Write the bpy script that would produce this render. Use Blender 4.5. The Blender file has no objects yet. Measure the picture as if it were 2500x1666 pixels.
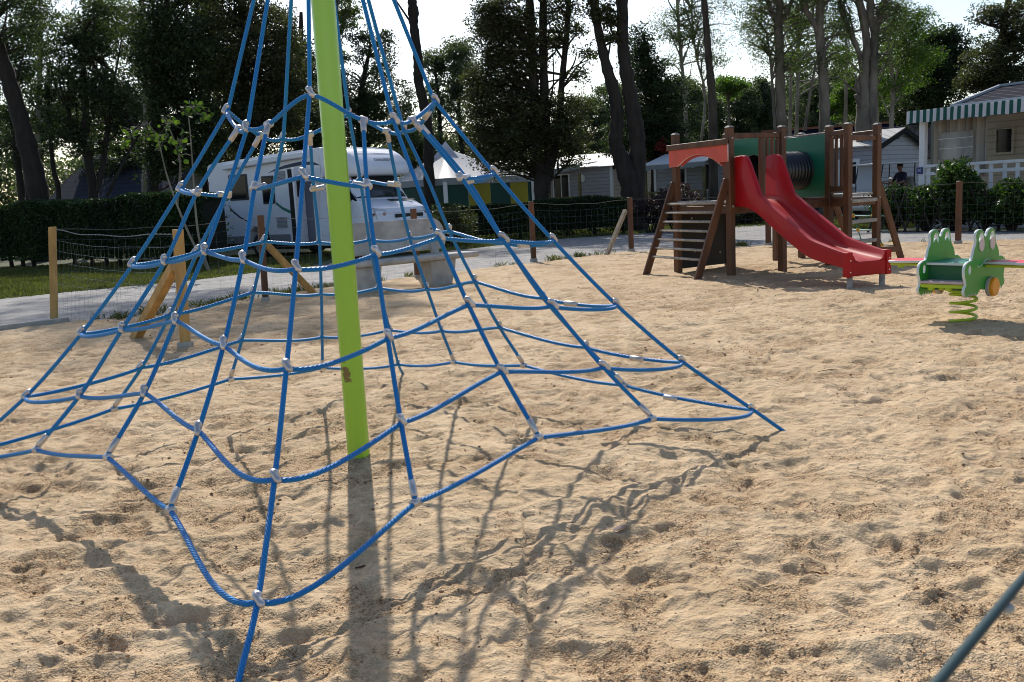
import bpy, bmesh, math, random
import numpy as np
from mathutils import Vector, Matrix
R = math.radians
C = bpy.context.scene.collection
sc = bpy.context.scene

# ------------------------------------------------------------------ camera
CAMH = 1.3
F_PX, PITCH, ROLL = 2263.25, 0.154543, -0.051567
fw = Vector((0, math.cos(PITCH), -math.sin(PITCH)))
r0 = Vector((1, 0, 0)); u0 = r0.cross(fw)
rt = r0*math.cos(ROLL) + u0*math.sin(ROLL)
up = -r0*math.sin(ROLL) + u0*math.cos(ROLL)
cd = bpy.data.cameras.new('camera'); cam = bpy.data.objects.new('camera', cd); C.objects.link(cam)
cd.sensor_width = 22.3; cd.lens = 22.3*F_PX/2500; cd.clip_start = 0.05; cd.clip_end = 2000
M = Matrix((rt, up, -fw)).transposed().to_4x4(); M.translation = (0, 0, CAMH)
cam.matrix_world = M
cd.dof.use_dof = True; cd.dof.focus_distance = 9.0; cd.dof.aperture_fstop = 9.0
sc.camera = cam
sc.cycles.filter_width = 1.0
sc.render.resolution_x = 1024; sc.render.resolution_y = 682

# ------------------------------------------------------------------ sky, sun, exposure
SUN_AZ, SUN_EL = -9.5, 40.5            # azimuth from +Y towards +X
w = bpy.data.worlds.new('World'); sc.world = w; w.use_nodes = True
nt = w.node_tree; bg = nt.nodes['Background']
sky = nt.nodes.new('ShaderNodeTexSky'); sky.sky_type = 'NISHITA'; sky.sun_disc = False
sky.sun_elevation = R(SUN_EL); sky.sun_rotation = R(SUN_AZ)
sky.air_density = 1.0; sky.dust_density = 1.2; sky.ozone_density = 1.0
nt.links.new(sky.outputs[0], bg.inputs[0]); bg.inputs[1].default_value = 0.135
sd = bpy.data.lights.new('sun', 'SUN'); sd.energy = 4.2; sd.angle = R(0.53); sd.color = (1, 0.94, 0.85)
sun = bpy.data.objects.new('sun', sd); C.objects.link(sun)
sdir = Vector((math.sin(R(SUN_AZ))*math.cos(R(SUN_EL)), math.cos(R(SUN_AZ))*math.cos(R(SUN_EL)), math.sin(R(SUN_EL))))
sun.rotation_euler = sdir.to_track_quat('Z', 'Y').to_euler()
sc.view_settings.view_transform = 'Standard'; sc.view_settings.look = 'None'
sc.view_settings.exposure = 0.20; sc.view_settings.gamma = 1.0

# ------------------------------------------------------------------ survey helpers (photo measurement -> world metres)
def ray(px, py): return fw + rt*((px-1250)/F_PX) - up*((py-833)/F_PX)
def at(px, py, Y):                       # the point seen there that stands Y metres ahead
    d = ray(px, py); k = Y/d.y; return Vector((d.x*k, Y, CAMH+d.z*k))
def gx(px, Y, z=0.0):                    # ground x for an image column at depth Y
    py = 600.0
    for _ in range(4):
        p = at(px, py, Y); py += (p.z-z)/Y*F_PX
    return at(px, py, Y).x

# ------------------------------------------------------------------ materials
def lin(c):
    return tuple((x/12.92 if x <= .04045 else ((x+.055)/1.055)**2.4) for x in c)
MATS = {}
def mat(name, col, rough=0.6, metal=0.0, var=0.0, vscale=8.0, bump=0.0, bscale=40.0, spec=0.5, trans=0.0, col2=None, coat=0.0, stretch=None, alpha=1.0):
    if name in MATS: return MATS[name]
    m = bpy.data.materials.new(name); m.use_nodes = True; t = m.node_tree; N = t.nodes; L = t.links
    b = N['Principled BSDF']; b.inputs['Base Color'].default_value = (*col, 1)
    b.inputs['Roughness'].default_value = rough; b.inputs['Metallic'].default_value = metal
    b.inputs['Specular IOR Level'].default_value = spec; b.inputs['Coat Weight'].default_value = coat
    b.inputs['Alpha'].default_value = alpha
    tc = N.new('ShaderNodeTexCoord'); src = tc.outputs['Object']
    if stretch:
        mp = N.new('ShaderNodeMapping'); mp.inputs['Scale'].default_value = stretch; L.new(src, mp.inputs[0]); src = mp.outputs[0]
    if var or col2:
        n = N.new('ShaderNodeTexNoise'); n.inputs['Scale'].default_value = vscale; n.inputs['Detail'].default_value = 5; L.new(src, n.inputs['Vector'])
        cr = N.new('ShaderNodeValToRGB'); L.new(n.outputs['Fac'], cr.inputs[0])
        c2 = col2 or tuple(max(0, x*(1-var)) for x in col)
        cr.color_ramp.elements[0].position = .35; cr.color_ramp.elements[1].position = .68
        cr.color_ramp.elements[0].color = (*c2, 1); cr.color_ramp.elements[1].color = (*[min(1, x*(1+var*.5)) for x in col], 1)
        L.new(cr.outputs[0], b.inputs['Base Color'])
    if bump:
        n2 = N.new('ShaderNodeTexNoise'); n2.inputs['Scale'].default_value = bscale; n2.inputs['Detail'].default_value = 4; L.new(src, n2.inputs['Vector'])
        bm_ = N.new('ShaderNodeBump'); bm_.inputs['Strength'].default_value = bump; bm_.inputs['Distance'].default_value = .01
        L.new(n2.outputs['Fac'], bm_.inputs['Height']); L.new(bm_.outputs[0], b.inputs['Normal'])
    if trans:
        o = N['Material Output']; tr = N.new('ShaderNodeBsdfTranslucent'); mx = N.new('ShaderNodeMixShader')
        mx.inputs[0].default_value = trans; tr.inputs[0].default_value = (*col, 1)
        if var or col2: L.new(cr.outputs[0], tr.inputs[0])
        L.new(b.outputs[0], mx.inputs[1]); L.new(tr.outputs[0], mx.inputs[2]); L.new(mx.outputs[0], o.inputs[0])
    MATS[name] = m; return m

def leafmat(name, c1, c2, trans=.35, tcol=None, rough=.55):
    m = bpy.data.materials.new(name); m.use_nodes = True; t = m.node_tree; N = t.nodes; L = t.links
    b = N['Principled BSDF']; b.inputs['Roughness'].default_value = rough; b.inputs['Specular IOR Level'].default_value = .35
    g = N.new('ShaderNodeNewGeometry'); n = N.new('ShaderNodeTexNoise'); n.inputs['Scale'].default_value = .9; n.inputs['Detail'].default_value = 3
    L.new(g.outputs['Position'], n.inputs['Vector'])
    ad = N.new('ShaderNodeMath'); ad.operation = 'MULTIPLY_ADD'; ad.inputs[1].default_value = .45; L.new(g.outputs['Random Per Island'], ad.inputs[0])
    L.new(n.outputs['Fac'], ad.inputs[2])
    cr = N.new('ShaderNodeValToRGB'); cr.color_ramp.elements[0].position = .45; cr.color_ramp.elements[1].position = .95
    cr.color_ramp.elements[0].color = (*c1, 1); cr.color_ramp.elements[1].color = (*c2, 1); L.new(ad.outputs[0], cr.inputs[0])
    L.new(cr.outputs[0], b.inputs['Base Color'])
    tr = N.new('ShaderNodeBsdfTranslucent'); mx = N.new('ShaderNodeMixShader'); mx.inputs[0].default_value = trans
    mm = N.new('ShaderNodeMixRGB'); mm.blend_type = 'MULTIPLY'; mm.inputs[0].default_value = 1; mm.inputs[2].default_value = (*(tcol or (1.6, 1.9, .8)), 1)
    L.new(cr.outputs[0], mm.inputs[1]); L.new(mm.outputs[0], tr.inputs[0])
    L.new(b.outputs[0], mx.inputs[1]); L.new(tr.outputs[0], mx.inputs[2]); L.new(mx.outputs[0], N['Material Output'].inputs[0])
    return m

def sandmat():
    m = bpy.data.materials.new('sand'); m.use_nodes = True; t = m.node_tree; N = t.nodes; L = t.links
    b = N['Principled BSDF']; b.inputs['Roughness'].default_value = .88; b.inputs['Specular IOR Level'].default_value = .25
    g = N.new('ShaderNodeNewGeometry'); at_ = N.new('ShaderNodeAttribute'); at_.attribute_name = 'coarse'
    def noise(s, d=4, r=.6):
        n = N.new('ShaderNodeTexNoise'); n.inputs['Scale'].default_value = s; n.inputs['Detail'].default_value = d; n.inputs['Roughness'].default_value = r
        L.new(g.outputs['Position'], n.inputs['Vector']); return n
    def ramp(src, *st):
        c = N.new('ShaderNodeValToRGB'); e = c.color_ramp.elements; e[0].position = st[0][0]; e[0].color = (*st[0][1], 1); e[1].position = st[-1][0]; e[1].color = (*st[-1][1], 1)
        for p_, q_ in st[1:-1]: x = e.new(p_); x.color = (*q_, 1)
        L.new(src, c.inputs[0]); return c.outputs[0]
    def mul(a, b_, f=1.0):
        x = N.new('ShaderNodeMixRGB'); x.blend_type = 'MULTIPLY'; L.new(a, x.inputs[1]); L.new(b_, x.inputs[2])
        if isinstance(f, float): x.inputs[0].default_value = f
        else: L.new(f, x.inputs[0])
        return x.outputs[0]
    n1 = noise(1.3, 6); n2 = noise(150, 3, .7); n3 = noise(26, 4)
    v = N.new('ShaderNodeTexVoronoi'); v.inputs['Scale'].default_value = 230; L.new(g.outputs['Position'], v.inputs['Vector'])
    v2 = N.new('ShaderNodeTexVoronoi'); v2.inputs['Scale'].default_value = 125; L.new(g.outputs['Position'], v2.inputs['Vector'])
    base = ramp(n1.outputs['Fac'], (.3, (.49, .36, .215)), (.7, (.66, .51, .335)))
    base = mul(base, ramp(n2.outputs['Fac'], (.30, (.50, .43, .36)), (.42, (.88, .85, .81)), (.62, (1.08, 1.06, 1.03))), .75)
    sp = N.new('ShaderNodeSeparateXYZ'); L.new(v.outputs['Color'], sp.inputs[0]); sp2 = N.new('ShaderNodeSeparateXYZ'); L.new(v2.outputs['Color'], sp2.inputs[0])
    grain = ramp(sp.outputs[0], (.0, (.66, .53, .43)), (.28, (.83, .74, .65)), (.42, (.97, .94, .91)), (.93, (1.05, 1.03, 1.0)), (1.0, (1.5, 1.5, 1.5)))
    base = mul(base, grain, at_.outputs['Fac'])
    clod = ramp(sp2.outputs[0], (.0, (.60, .47, .37)), (.10, (.72, .62, .54)), (.14, (1, 1, 1)))
    base = mul(base, clod, at_.outputs['Fac'])
    base = mul(base, ramp(n3.outputs['Fac'], (.35, (.84, .81, .78)), (.6, (1, 1, 1))))
    L.new(base, b.inputs['Base Color'])
    # relief: grains everywhere, much coarser where the sand was kicked up
    h1 = N.new('ShaderNodeMath'); h1.operation = 'MULTIPLY'; h1.inputs[1].default_value = -.6; L.new(v.outputs['Distance'], h1.inputs[0])
    h2 = N.new('ShaderNodeMath'); h2.operation = 'MULTIPLY_ADD'; h2.inputs[1].default_value = -1.1; L.new(v2.outputs['Distance'], h2.inputs[0]); L.new(h1.outputs[0], h2.inputs[2])
    h3 = N.new('ShaderNodeMath'); h3.operation = 'MULTIPLY'; L.new(h2.outputs[0], h3.inputs[0])
    mr = N.new('ShaderNodeMapRange'); mr.inputs[3].default_value = .16; mr.inputs[4].default_value = .85; L.new(at_.outputs['Fac'], mr.inputs[0]); L.new(mr.outputs[0], h3.inputs[1])
    b1 = N.new('ShaderNodeBump'); b1.inputs['Strength'].default_value = 1; b1.inputs['Distance'].default_value = .007; L.new(h3.outputs[0], b1.inputs['Height'])
    b2 = N.new('ShaderNodeBump'); b2.inputs['Strength'].default_value = .8; b2.inputs['Distance'].default_value = .024
    L.new(n3.outputs['Fac'], b2.inputs['Height']); L.new(b1.outputs[0], b2.inputs['Normal']); L.new(b2.outputs[0], b.inputs['Normal'])
    return m

def ropemat(name, col, dark):
    m = bpy.data.materials.new(name); m.use_nodes = True; t = m.node_tree; N = t.nodes; L = t.links
    b = N['Principled BSDF']; b.inputs['Roughness'].default_value = .42; b.inputs['Specular IOR Level'].default_value = .35
    uv = N.new('ShaderNodeUVMap'); sp = N.new('ShaderNodeSeparateXYZ'); L.new(uv.outputs[0], sp.inputs[0])
    a = N.new('ShaderNodeMath'); a.operation = 'MULTIPLY_ADD'; a.inputs[1].default_value = 6*2*math.pi; L.new(sp.outputs[0], a.inputs[0])
    c = N.new('ShaderNodeMath'); c.operation = 'MULTIPLY'; c.inputs[1].default_value = 2*math.pi*52; L.new(sp.outputs[1], c.inputs[0]); L.new(c.outputs[0], a.inputs[2])
    s = N.new('ShaderNodeMath'); s.operation = 'SINE'; L.new(a.outputs[0], s.inputs[0])
    cr = N.new('ShaderNodeValToRGB'); e = cr.color_ramp.elements; e[0].position = 0.0; e[0].color = (*dark, 1); e[1].position = .45; e[1].color = (*col, 1)
    mp = N.new('ShaderNodeMapRange'); mp.inputs[1].default_value = -1; L.new(s.outputs[0], mp.inputs[0]); L.new(mp.outputs[0], cr.inputs[0])
    ns = N.new('ShaderNodeTexNoise'); ns.inputs['Scale'].default_value = 4
    g = N.new('ShaderNodeNewGeometry'); L.new(g.outputs['Position'], ns.inputs['Vector'])
    mx = N.new('ShaderNodeMixRGB'); mx.blend_type = 'MIX'; mx.inputs[2].default_value = (col[0]*1.2+.01, col[1]*1.25, col[2]*.8, 1)
    L.new(ns.outputs['Fac'], mx.inputs[0]); L.new(cr.outputs[0], mx.inputs[1]); L.new(mx.outputs[0], b.inputs['Base Color'])
    bp = N.new('ShaderNodeBump'); bp.inputs['Strength'].default_value = .9; bp.inputs['Distance'].default_value = .0035
    L.new(mp.outputs[0], bp.inputs['Height']); L.new(bp.outputs[0], b.inputs['Normal'])
    return m

def linesmat(name, col, dark, period, axis='Z', width=.12, rough=.5, bump=.5, coord='Object'):
    """board, siding or sheet material with a groove every `period` metres along one object axis"""
    m = bpy.data.materials.new(name); m.use_nodes = True; t = m.node_tree; N = t.nodes; L = t.links
    b = N['Principled BSDF']; b.inputs['Roughness'].default_value = rough; b.inputs['Specular IOR Level'].default_value = .1 if rough > .9 else .5
    tc = N.new('ShaderNodeTexCoord'); sp = N.new('ShaderNodeSeparateXYZ'); L.new(tc.outputs[coord], sp.inputs[0])
    d = N.new('ShaderNodeMath'); d.operation = 'DIVIDE'; d.inputs[1].default_value = period; L.new(sp.outputs[axis], d.inputs[0])
    f = N.new('ShaderNodeMath'); f.operation = 'FRACT'; L.new(d.outputs[0], f.inputs[0])
    cr = N.new('ShaderNodeValToRGB'); e = cr.color_ramp.elements; cr.color_ramp.interpolation = 'LINEAR'
    e[0].position = 0; e[0].color = (*dark, 1); e[1].position = width; e[1].color = (*col, 1)
    L.new(f.outputs[0], cr.inputs[0])
    n = N.new('ShaderNodeTexNoise'); n.inputs['Scale'].default_value = 2.5; n.inputs['Detail'].default_value = 4; L.new(tc.outputs['Object'], n.inputs['Vector'])
    c2 = N.new('ShaderNodeValToRGB'); c2.color_ramp.elements[0].color = (.8, .8, .8, 1); c2.color_ramp.elements[0].position = .3; L.new(n.outputs['Fac'], c2.inputs[0])
    mx = N.new('ShaderNodeMixRGB'); mx.blend_type = 'MULTIPLY'; mx.inputs[0].default_value = 1
    L.new(cr.outputs[0], mx.inputs[1]); L.new(c2.outputs[0], mx.inputs[2]); L.new(mx.outputs[0], b.inputs['Base Color'])
    bp = N.new('ShaderNodeBump'); bp.inputs['Strength'].default_value = bump; bp.inputs['Distance'].default_value = .012
    L.new(f.outputs[0], bp.inputs['Height']); L.new(bp.outputs[0], b.inputs['Normal'])
    return m

# ------------------------------------------------------------------ mesh builder
ORG = {}
class MB:
    def __init__(s): s.v = []; s.f = []; s.uv = None
    def add(s, vs, fs):
        o = len(s.v); s.v += [Vector(x) for x in vs]; s.f += [tuple(i+o for i in f) for f in fs]; return s
    def box(s, c, d, ax=None):           # centre, full sizes, optional 3 axes
        c = Vector(c); X, Y, Z = ax if ax else (Vector((1, 0, 0)), Vector((0, 1, 0)), Vector((0, 0, 1)))
        vs = [c + X*(d[0]*.5*i) + Y*(d[1]*.5*j) + Z*(d[2]*.5*k) for k in (-1, 1) for j in (-1, 1) for i in (-1, 1)]
        return s.add(vs, [(0, 2, 3, 1), (4, 5, 7, 6), (0, 1, 5, 4), (2, 6, 7, 3), (0, 4, 6, 2), (1, 3, 7, 5)])
    def beam(s, p, q, w, h, side=None):  # w along side, h along the other
        p = Vector(p); q = Vector(q); Z = (q-p).normalized()
        if side is None:
            side = Z.cross(Vector((0, 0, 1)))
            if side.length < .05: side = Vector((1, 0, 0))
        X = (Vector(side) - Z*Vector(side).dot(Z)).normalized(); Y = Z.cross(X)
        return s.box((p+q)/2, (w, h, (q-p).length), (X, Y, Z))
    def tube(s, pts, rad, n=8, cap=True, uvs=False):
        pts = [Vector(p) for p in pts]; m = len(pts)
        if not hasattr(rad, '__len__'): rad = [rad]*m
        T = [(pts[min(i+1, m-1)]-pts[max(i-1, 0)]).normalized() for i in range(m)]
        a = Vector((0, 0, 1)) if abs(T[0].z) < .9 else Vector((1, 0, 0))
        X = (a - T[0]*a.dot(T[0])).normalized(); o = len(s.v); acc = 0; us = []
        for i in range(m):
            X = (X - T[i]*X.dot(T[i])).normalized(); Y = T[i].cross(X)
            if i: acc += (pts[i]-pts[i-1]).length
            for k in range(n):
                t = 2*math.pi*k/n; s.v.append(pts[i] + X*(rad[i]*math.cos(t)) + Y*(rad[i]*math.sin(t)))
            us.append(acc)
        if uvs and s.uv is None: s.uv = {}
        for i in range(m-1):
            for k in range(n):
                k2 = (k+1) % n
                if uvs: s.uv[len(s.f)] = ((k/n, us[i]), ((k+1)/n, us[i]), ((k+1)/n, us[i+1]), (k/n, us[i+1]))
                s.f.append((o+i*n+k, o+i*n+k2, o+(i+1)*n+k2, o+(i+1)*n+k))
        if cap: s.f.append(tuple(o+k for k in range(n))[::-1]); s.f.append(tuple(o+(m-1)*n+k for k in range(n)))
        return s
    def cyl(s, p, q, r, n=16, r2=None): return s.tube([p, q], [r, r if r2 is None else r2], n)
    def ball(s, c, r, n=10, sc_=(1, 1, 1), ax=None):
        c = Vector(c); X, Y, Z = ax if ax else (Vector((1, 0, 0)), Vector((0, 1, 0)), Vector((0, 0, 1)))
        o = len(s.v); m = n//2+1
        for i in range(m+1):
            ph = math.pi*i/m
            for k in range(n):
                t = 2*math.pi*k/n
                s.v.append(c + X*(r*sc_[0]*math.sin(ph)*math.cos(t)) + Y*(r*sc_[1]*math.sin(ph)*math.sin(t)) + Z*(r*sc_[2]*math.cos(ph)))
        for i in range(m):
            for k in range(n): s.f.append((o+i*n+k, o+(i+1)*n+k, o+(i+1)*n+(k+1) % n, o+i*n+(k+1) % n))
        return s
    def prism(s, poly, o, X, Y, th):     # polygon in plane (o,X,Y), extruded by th along X x Y
        o = Vector(o); X = Vector(X).normalized(); Y = Vector(Y).normalized(); Z = X.cross(Y)
        n = len(poly); b = [o+X*a+Y*c for a, c in poly]; t = [p+Z*th for p in b]
        return s.add(b+t, [tuple(range(n))[::-1], tuple(range(n, 2*n))] + [(i, (i+1) % n, n+(i+1) % n, n+i) for i in range(n)])
    def loft(s, secs, close=False, cap=True):
        n = len(secs[0]); o = len(s.v)
        for q in secs: s.v += [Vector(x) for x in q]
        for i in range(len(secs)-1):
            for k in range(n if close else n-1):
                s.f.append((o+i*n+k, o+i*n+(k+1) % n, o+(i+1)*n+(k+1) % n, o+(i+1)*n+k))
        if close and cap: s.f.append(tuple(o+k for k in range(n))[::-1]); s.f.append(tuple(o+(len(secs)-1)*n+k for k in range(n)))
        return s
    def build(s, name, m, parent=None, smooth=False, bevel=0, local=False, label=None, seg=1):
        off = Vector((0, 0, 0)) if (parent is None or local) else ORG.get(parent.name, Vector((0, 0, 0)))
        me = bpy.data.meshes.new(name)
        me.from_pydata([tuple(v-off) for v in s.v], [], s.f)
        if s.uv:
            ul = me.uv_layers.new(name='UVMap')
            for i, q in s.uv.items():
                p = me.polygons[i]
                for j, li in enumerate(p.loop_indices): ul.data[li].uv = q[j]
        bm = bmesh.new(); bm.from_mesh(me)
        if smooth != 'uv': bmesh.ops.remove_doubles(bm, verts=bm.verts, dist=1e-6)
        bmesh.ops.recalc_face_normals(bm, faces=bm.faces); bm.to_mesh(me); bm.free()
        if smooth: me.polygons.foreach_set('use_smooth', [True]*len(me.polygons))
        for mm in (m if isinstance(m, (list, tuple)) else [m]): me.materials.append(mm)
        ob = bpy.data.objects.new(name, me); C.objects.link(ob)
        if parent: ob.parent = parent; ORG[ob.name] = ORG.get(parent.name, Vector((0, 0, 0)))
        if bevel:
            md = ob.modifiers.new('bevel', 'BEVEL'); md.width = bevel; md.segments = seg; md.limit_method = 'ANGLE'; md.angle_limit = R(40)
        if smooth is True:
            md = ob.modifiers.new('wn', 'WEIGHTED_NORMAL') if False else None
        if label: ob['label'] = label
        return ob

def autosmooth(ob, ang=35):
    me = ob.data; bm = bmesh.new(); bm.from_mesh(me)
    for e in bm.edges:
        if len(e.link_faces) == 2 and e.calc_face_angle(0) > R(ang): e.smooth = False
    bm.to_mesh(me); bm.free(); return ob

def thing(name, label, cat, loc=(0, 0, 0), rotz=0, group=None, local=False):
    o = bpy.data.objects.new(name, None); C.objects.link(o); o.location = loc; o.rotation_euler = (0, 0, rotz)
    o.empty_display_size = .2
    o['label'] = label; o['category'] = cat
    if group: o['group'] = group
    ORG[o.name] = Vector((0, 0, 0)) if local else Vector(loc)
    return o
def tag(o, label=None, cat=None, group=None, kind=None):
    for k, v in (('label', label), ('category', cat), ('group', group), ('kind', kind)):
        if v: o[k] = v
    return o
def copy_tree(o, parent=None):
    c = o.copy(); C.objects.link(c); c.parent = parent
    for ch in list(o.children): copy_tree(ch, c)
    return c

def mesh_np(name, V, Fq, m, parent=None, smooth=False):
    me = bpy.data.meshes.new(name); V = np.asarray(V, np.float32); Fq = np.asarray(Fq, np.int32)
    k = Fq.shape[1]; me.vertices.add(len(V)); me.vertices.foreach_set('co', V.ravel())
    me.loops.add(Fq.size); me.loops.foreach_set('vertex_index', Fq.ravel())
    me.polygons.add(len(Fq)); me.polygons.foreach_set('loop_start', np.arange(0, Fq.size, k, dtype=np.int32))
    me.polygons.foreach_set('loop_total', np.full(len(Fq), k, np.int32))
    if smooth: me.polygons.foreach_set('use_smooth', np.ones(len(Fq), bool))
    me.update(calc_edges=True); me.materials.append(m)
    ob = bpy.data.objects.new(name, me); C.objects.link(ob)
    if parent: ob.parent = parent; ORG[ob.name] = ORG.get(parent.name, Vector((0, 0, 0)))
    return ob

def curve_shape(name, outer, holes, o, X, Y, th, m, parent, bevel=.004):
    """flat cut-out board with holes; outlines in metres in the plane (o, X, Y)"""
    cu = bpy.data.curves.new(name, 'CURVE'); cu.dimensions = '2D'; cu.fill_mode = 'BOTH'
    for q in [outer]+holes:
        sp = cu.splines.new('POLY'); sp.points.add(len(q)-1); sp.use_cyclic_u = True
        for i, (a, b) in enumerate(q): sp.points[i].co = (a, b, 0, 1)
    cu.extrude = th/2 - bevel; cu.bevel_depth = bevel; cu.bevel_resolution = 1; cu.offset = -bevel
    tmp = bpy.data.objects.new('tmp', cu); C.objects.link(tmp)
    dg = bpy.context.evaluated_depsgraph_get(); dg.update()
    me = bpy.data.meshes.new_from_object(tmp.evaluated_get(dg)); bpy.data.objects.remove(tmp)
    X = Vector(X).normalized(); Y = Vector(Y).normalized(); Z = X.cross(Y)
    off = ORG.get(parent.name, Vector((0, 0, 0))) if parent else Vector((0, 0, 0))
    mtx = Matrix((X, Y, Z)).transposed().to_4x4(); mtx.translation = Vector(o)-off
    me.transform(mtx); me.materials.clear()
    ms = m if isinstance(m, (list, tuple)) else [m]
    for mm in ms: me.materials.append(mm)
    if len(ms) > 1:
        for p in me.polygons: p.material_index = 0 if abs(p.normal.dot(Z)) > .95 else 1
    else:
        for p in me.polygons: p.material_index = 0
    me.name = name; ob = bpy.data.objects.new(name, me); C.objects.link(ob); ob.parent = parent
    if parent: ORG[ob.name] = off
    return ob

def text_mesh(name, s, size, o, X, Y, m, parent, ext=.003):
    cu = bpy.data.curves.new(name, 'FONT'); cu.body = s; cu.size = size; cu.extrude = ext; cu.align_x = 'CENTER'; cu.align_y = 'CENTER'
    tmp = bpy.data.objects.new('tmp', cu); C.objects.link(tmp)
    dg = bpy.context.evaluated_depsgraph_get(); dg.update()
    me = bpy.data.meshes.new_from_object(tmp.evaluated_get(dg)); bpy.data.objects.remove(tmp)
    X = Vector(X).normalized(); Y = Vector(Y).normalized(); Z = X.cross(Y)
    off = ORG.get(parent.name, Vector((0, 0, 0)))
    mtx = Matrix((X, Y, Z)).transposed().to_4x4(); mtx.translation = Vector(o)-off
    me.transform(mtx); me.materials.clear(); me.materials.append(m)
    ob = bpy.data.objects.new(name, me); C.objects.link(ob); ob.parent = parent; ORG[ob.name] = off
    return ob

def catmull(P, n=8, closed=False, tens=.5):
    P = [Vector(p) for p in P]; m = len(P); out = []
    seg = m if closed else m-1
    for i in range(seg):
        if closed: a, b, c, d = P[(i-1) % m], P[i], P[(i+1) % m], P[(i+2) % m]
        else: a, b, c, d = P[max(i-1, 0)], P[i], P[i+1], P[min(i+2, m-1)]
        for k in range(n):
            t = k/n; t1 = (c-a)*tens; t2 = (d-b)*tens
            out.append(b*(2*t**3-3*t**2+1) + t1*(t**3-2*t**2+t) + c*(-2*t**3+3*t**2) + t2*(t**3-t**2))
    if not closed: out.append(P[-1])
    return out

# ------------------------------------------------------------------ common materials
wood_brown = mat('stained_wood', (.125, .048, .017), .55, var=.45, vscale=6, bump=.25, bscale=60, stretch=(1, 1, .25))
wood_raw = mat('raw_pine', (.52, .31, .10), .65, var=.3, vscale=9, bump=.2, bscale=50, stretch=(1, 1, .2))
wood_grey = mat('weathered_wood', (.36, .33, .29), .7, var=.3, vscale=14, bump=.3)
conc = mat('concrete', (.45, .435, .40), .85, var=.25, vscale=5, bump=.3, bscale=90)
conc_l = mat('pale_concrete', (.42, .40, .36), .85, var=.25, vscale=5, bump=.3, bscale=90)
white_paint = mat('white_paint', (.72, .73, .74), .45, var=.06, vscale=3)
wire_m = mat('galvanised_wire', (.22, .22, .20), .38, .85, var=.3, vscale=30)
alu = mat('cast_aluminium', (.60, .57, .55), .34, .7, var=.2, vscale=20)
steel = mat('bolt_steel', (.6, .6, .58), .3, .9)
glass_d = mat('dark_glass', (.008, .010, .014), .10, spec=.4)
rubber = mat('black_rubber', (.015, .015, .016), .65)
# ------------------------------------------------------------------ the ground
EDGE = [(-40, -14.3), (-14, 4.5), (-6.31, 11.38), (-5.73, 11.92), (-5.01, 12.25), (-4.48, 13.14), (-3.73, 14.11), (-3.07, 15.05), (-1.62, 16.55), (.51, 18.45), (2.71, 20.3), (4.98, 20.2), (6.52, 19.42), (8.13, 18.58), (9.98, 17.91), (14, 16.4), (40, 7)]
FAR = [(-40, 9), (-14, 13), (-8.97, 16.33), (-7.86, 17.13), (-6.45, 18.27), (-5.22, 19.93), (1.21, 27.6), (3.99, 28.6), (8.43, 29.6), (9.7, 22.9), (11.5, 20.6), (16, 18.5), (40, 9.5)]
ex = np.array([e[0] for e in EDGE]); ey = np.array([e[1] for e in EDGE])
rng = np.random.default_rng(5)

def vnoise(x, y, cell, seed):
    g = np.random.default_rng(seed).random((257, 257)).astype(np.float32)
    u = (x/cell) % 256; v = (y/cell) % 256; i = u.astype(int); j = v.astype(int); a = u-i; b = v-j
    a = a*a*(3-2*a); b = b*b*(3-2*b)
    return (g[i, j]*(1-a)*(1-b) + g[i+1, j]*a*(1-b) + g[i, j+1]*(1-a)*b + g[i+1, j+1]*a*b) - .5

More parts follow.
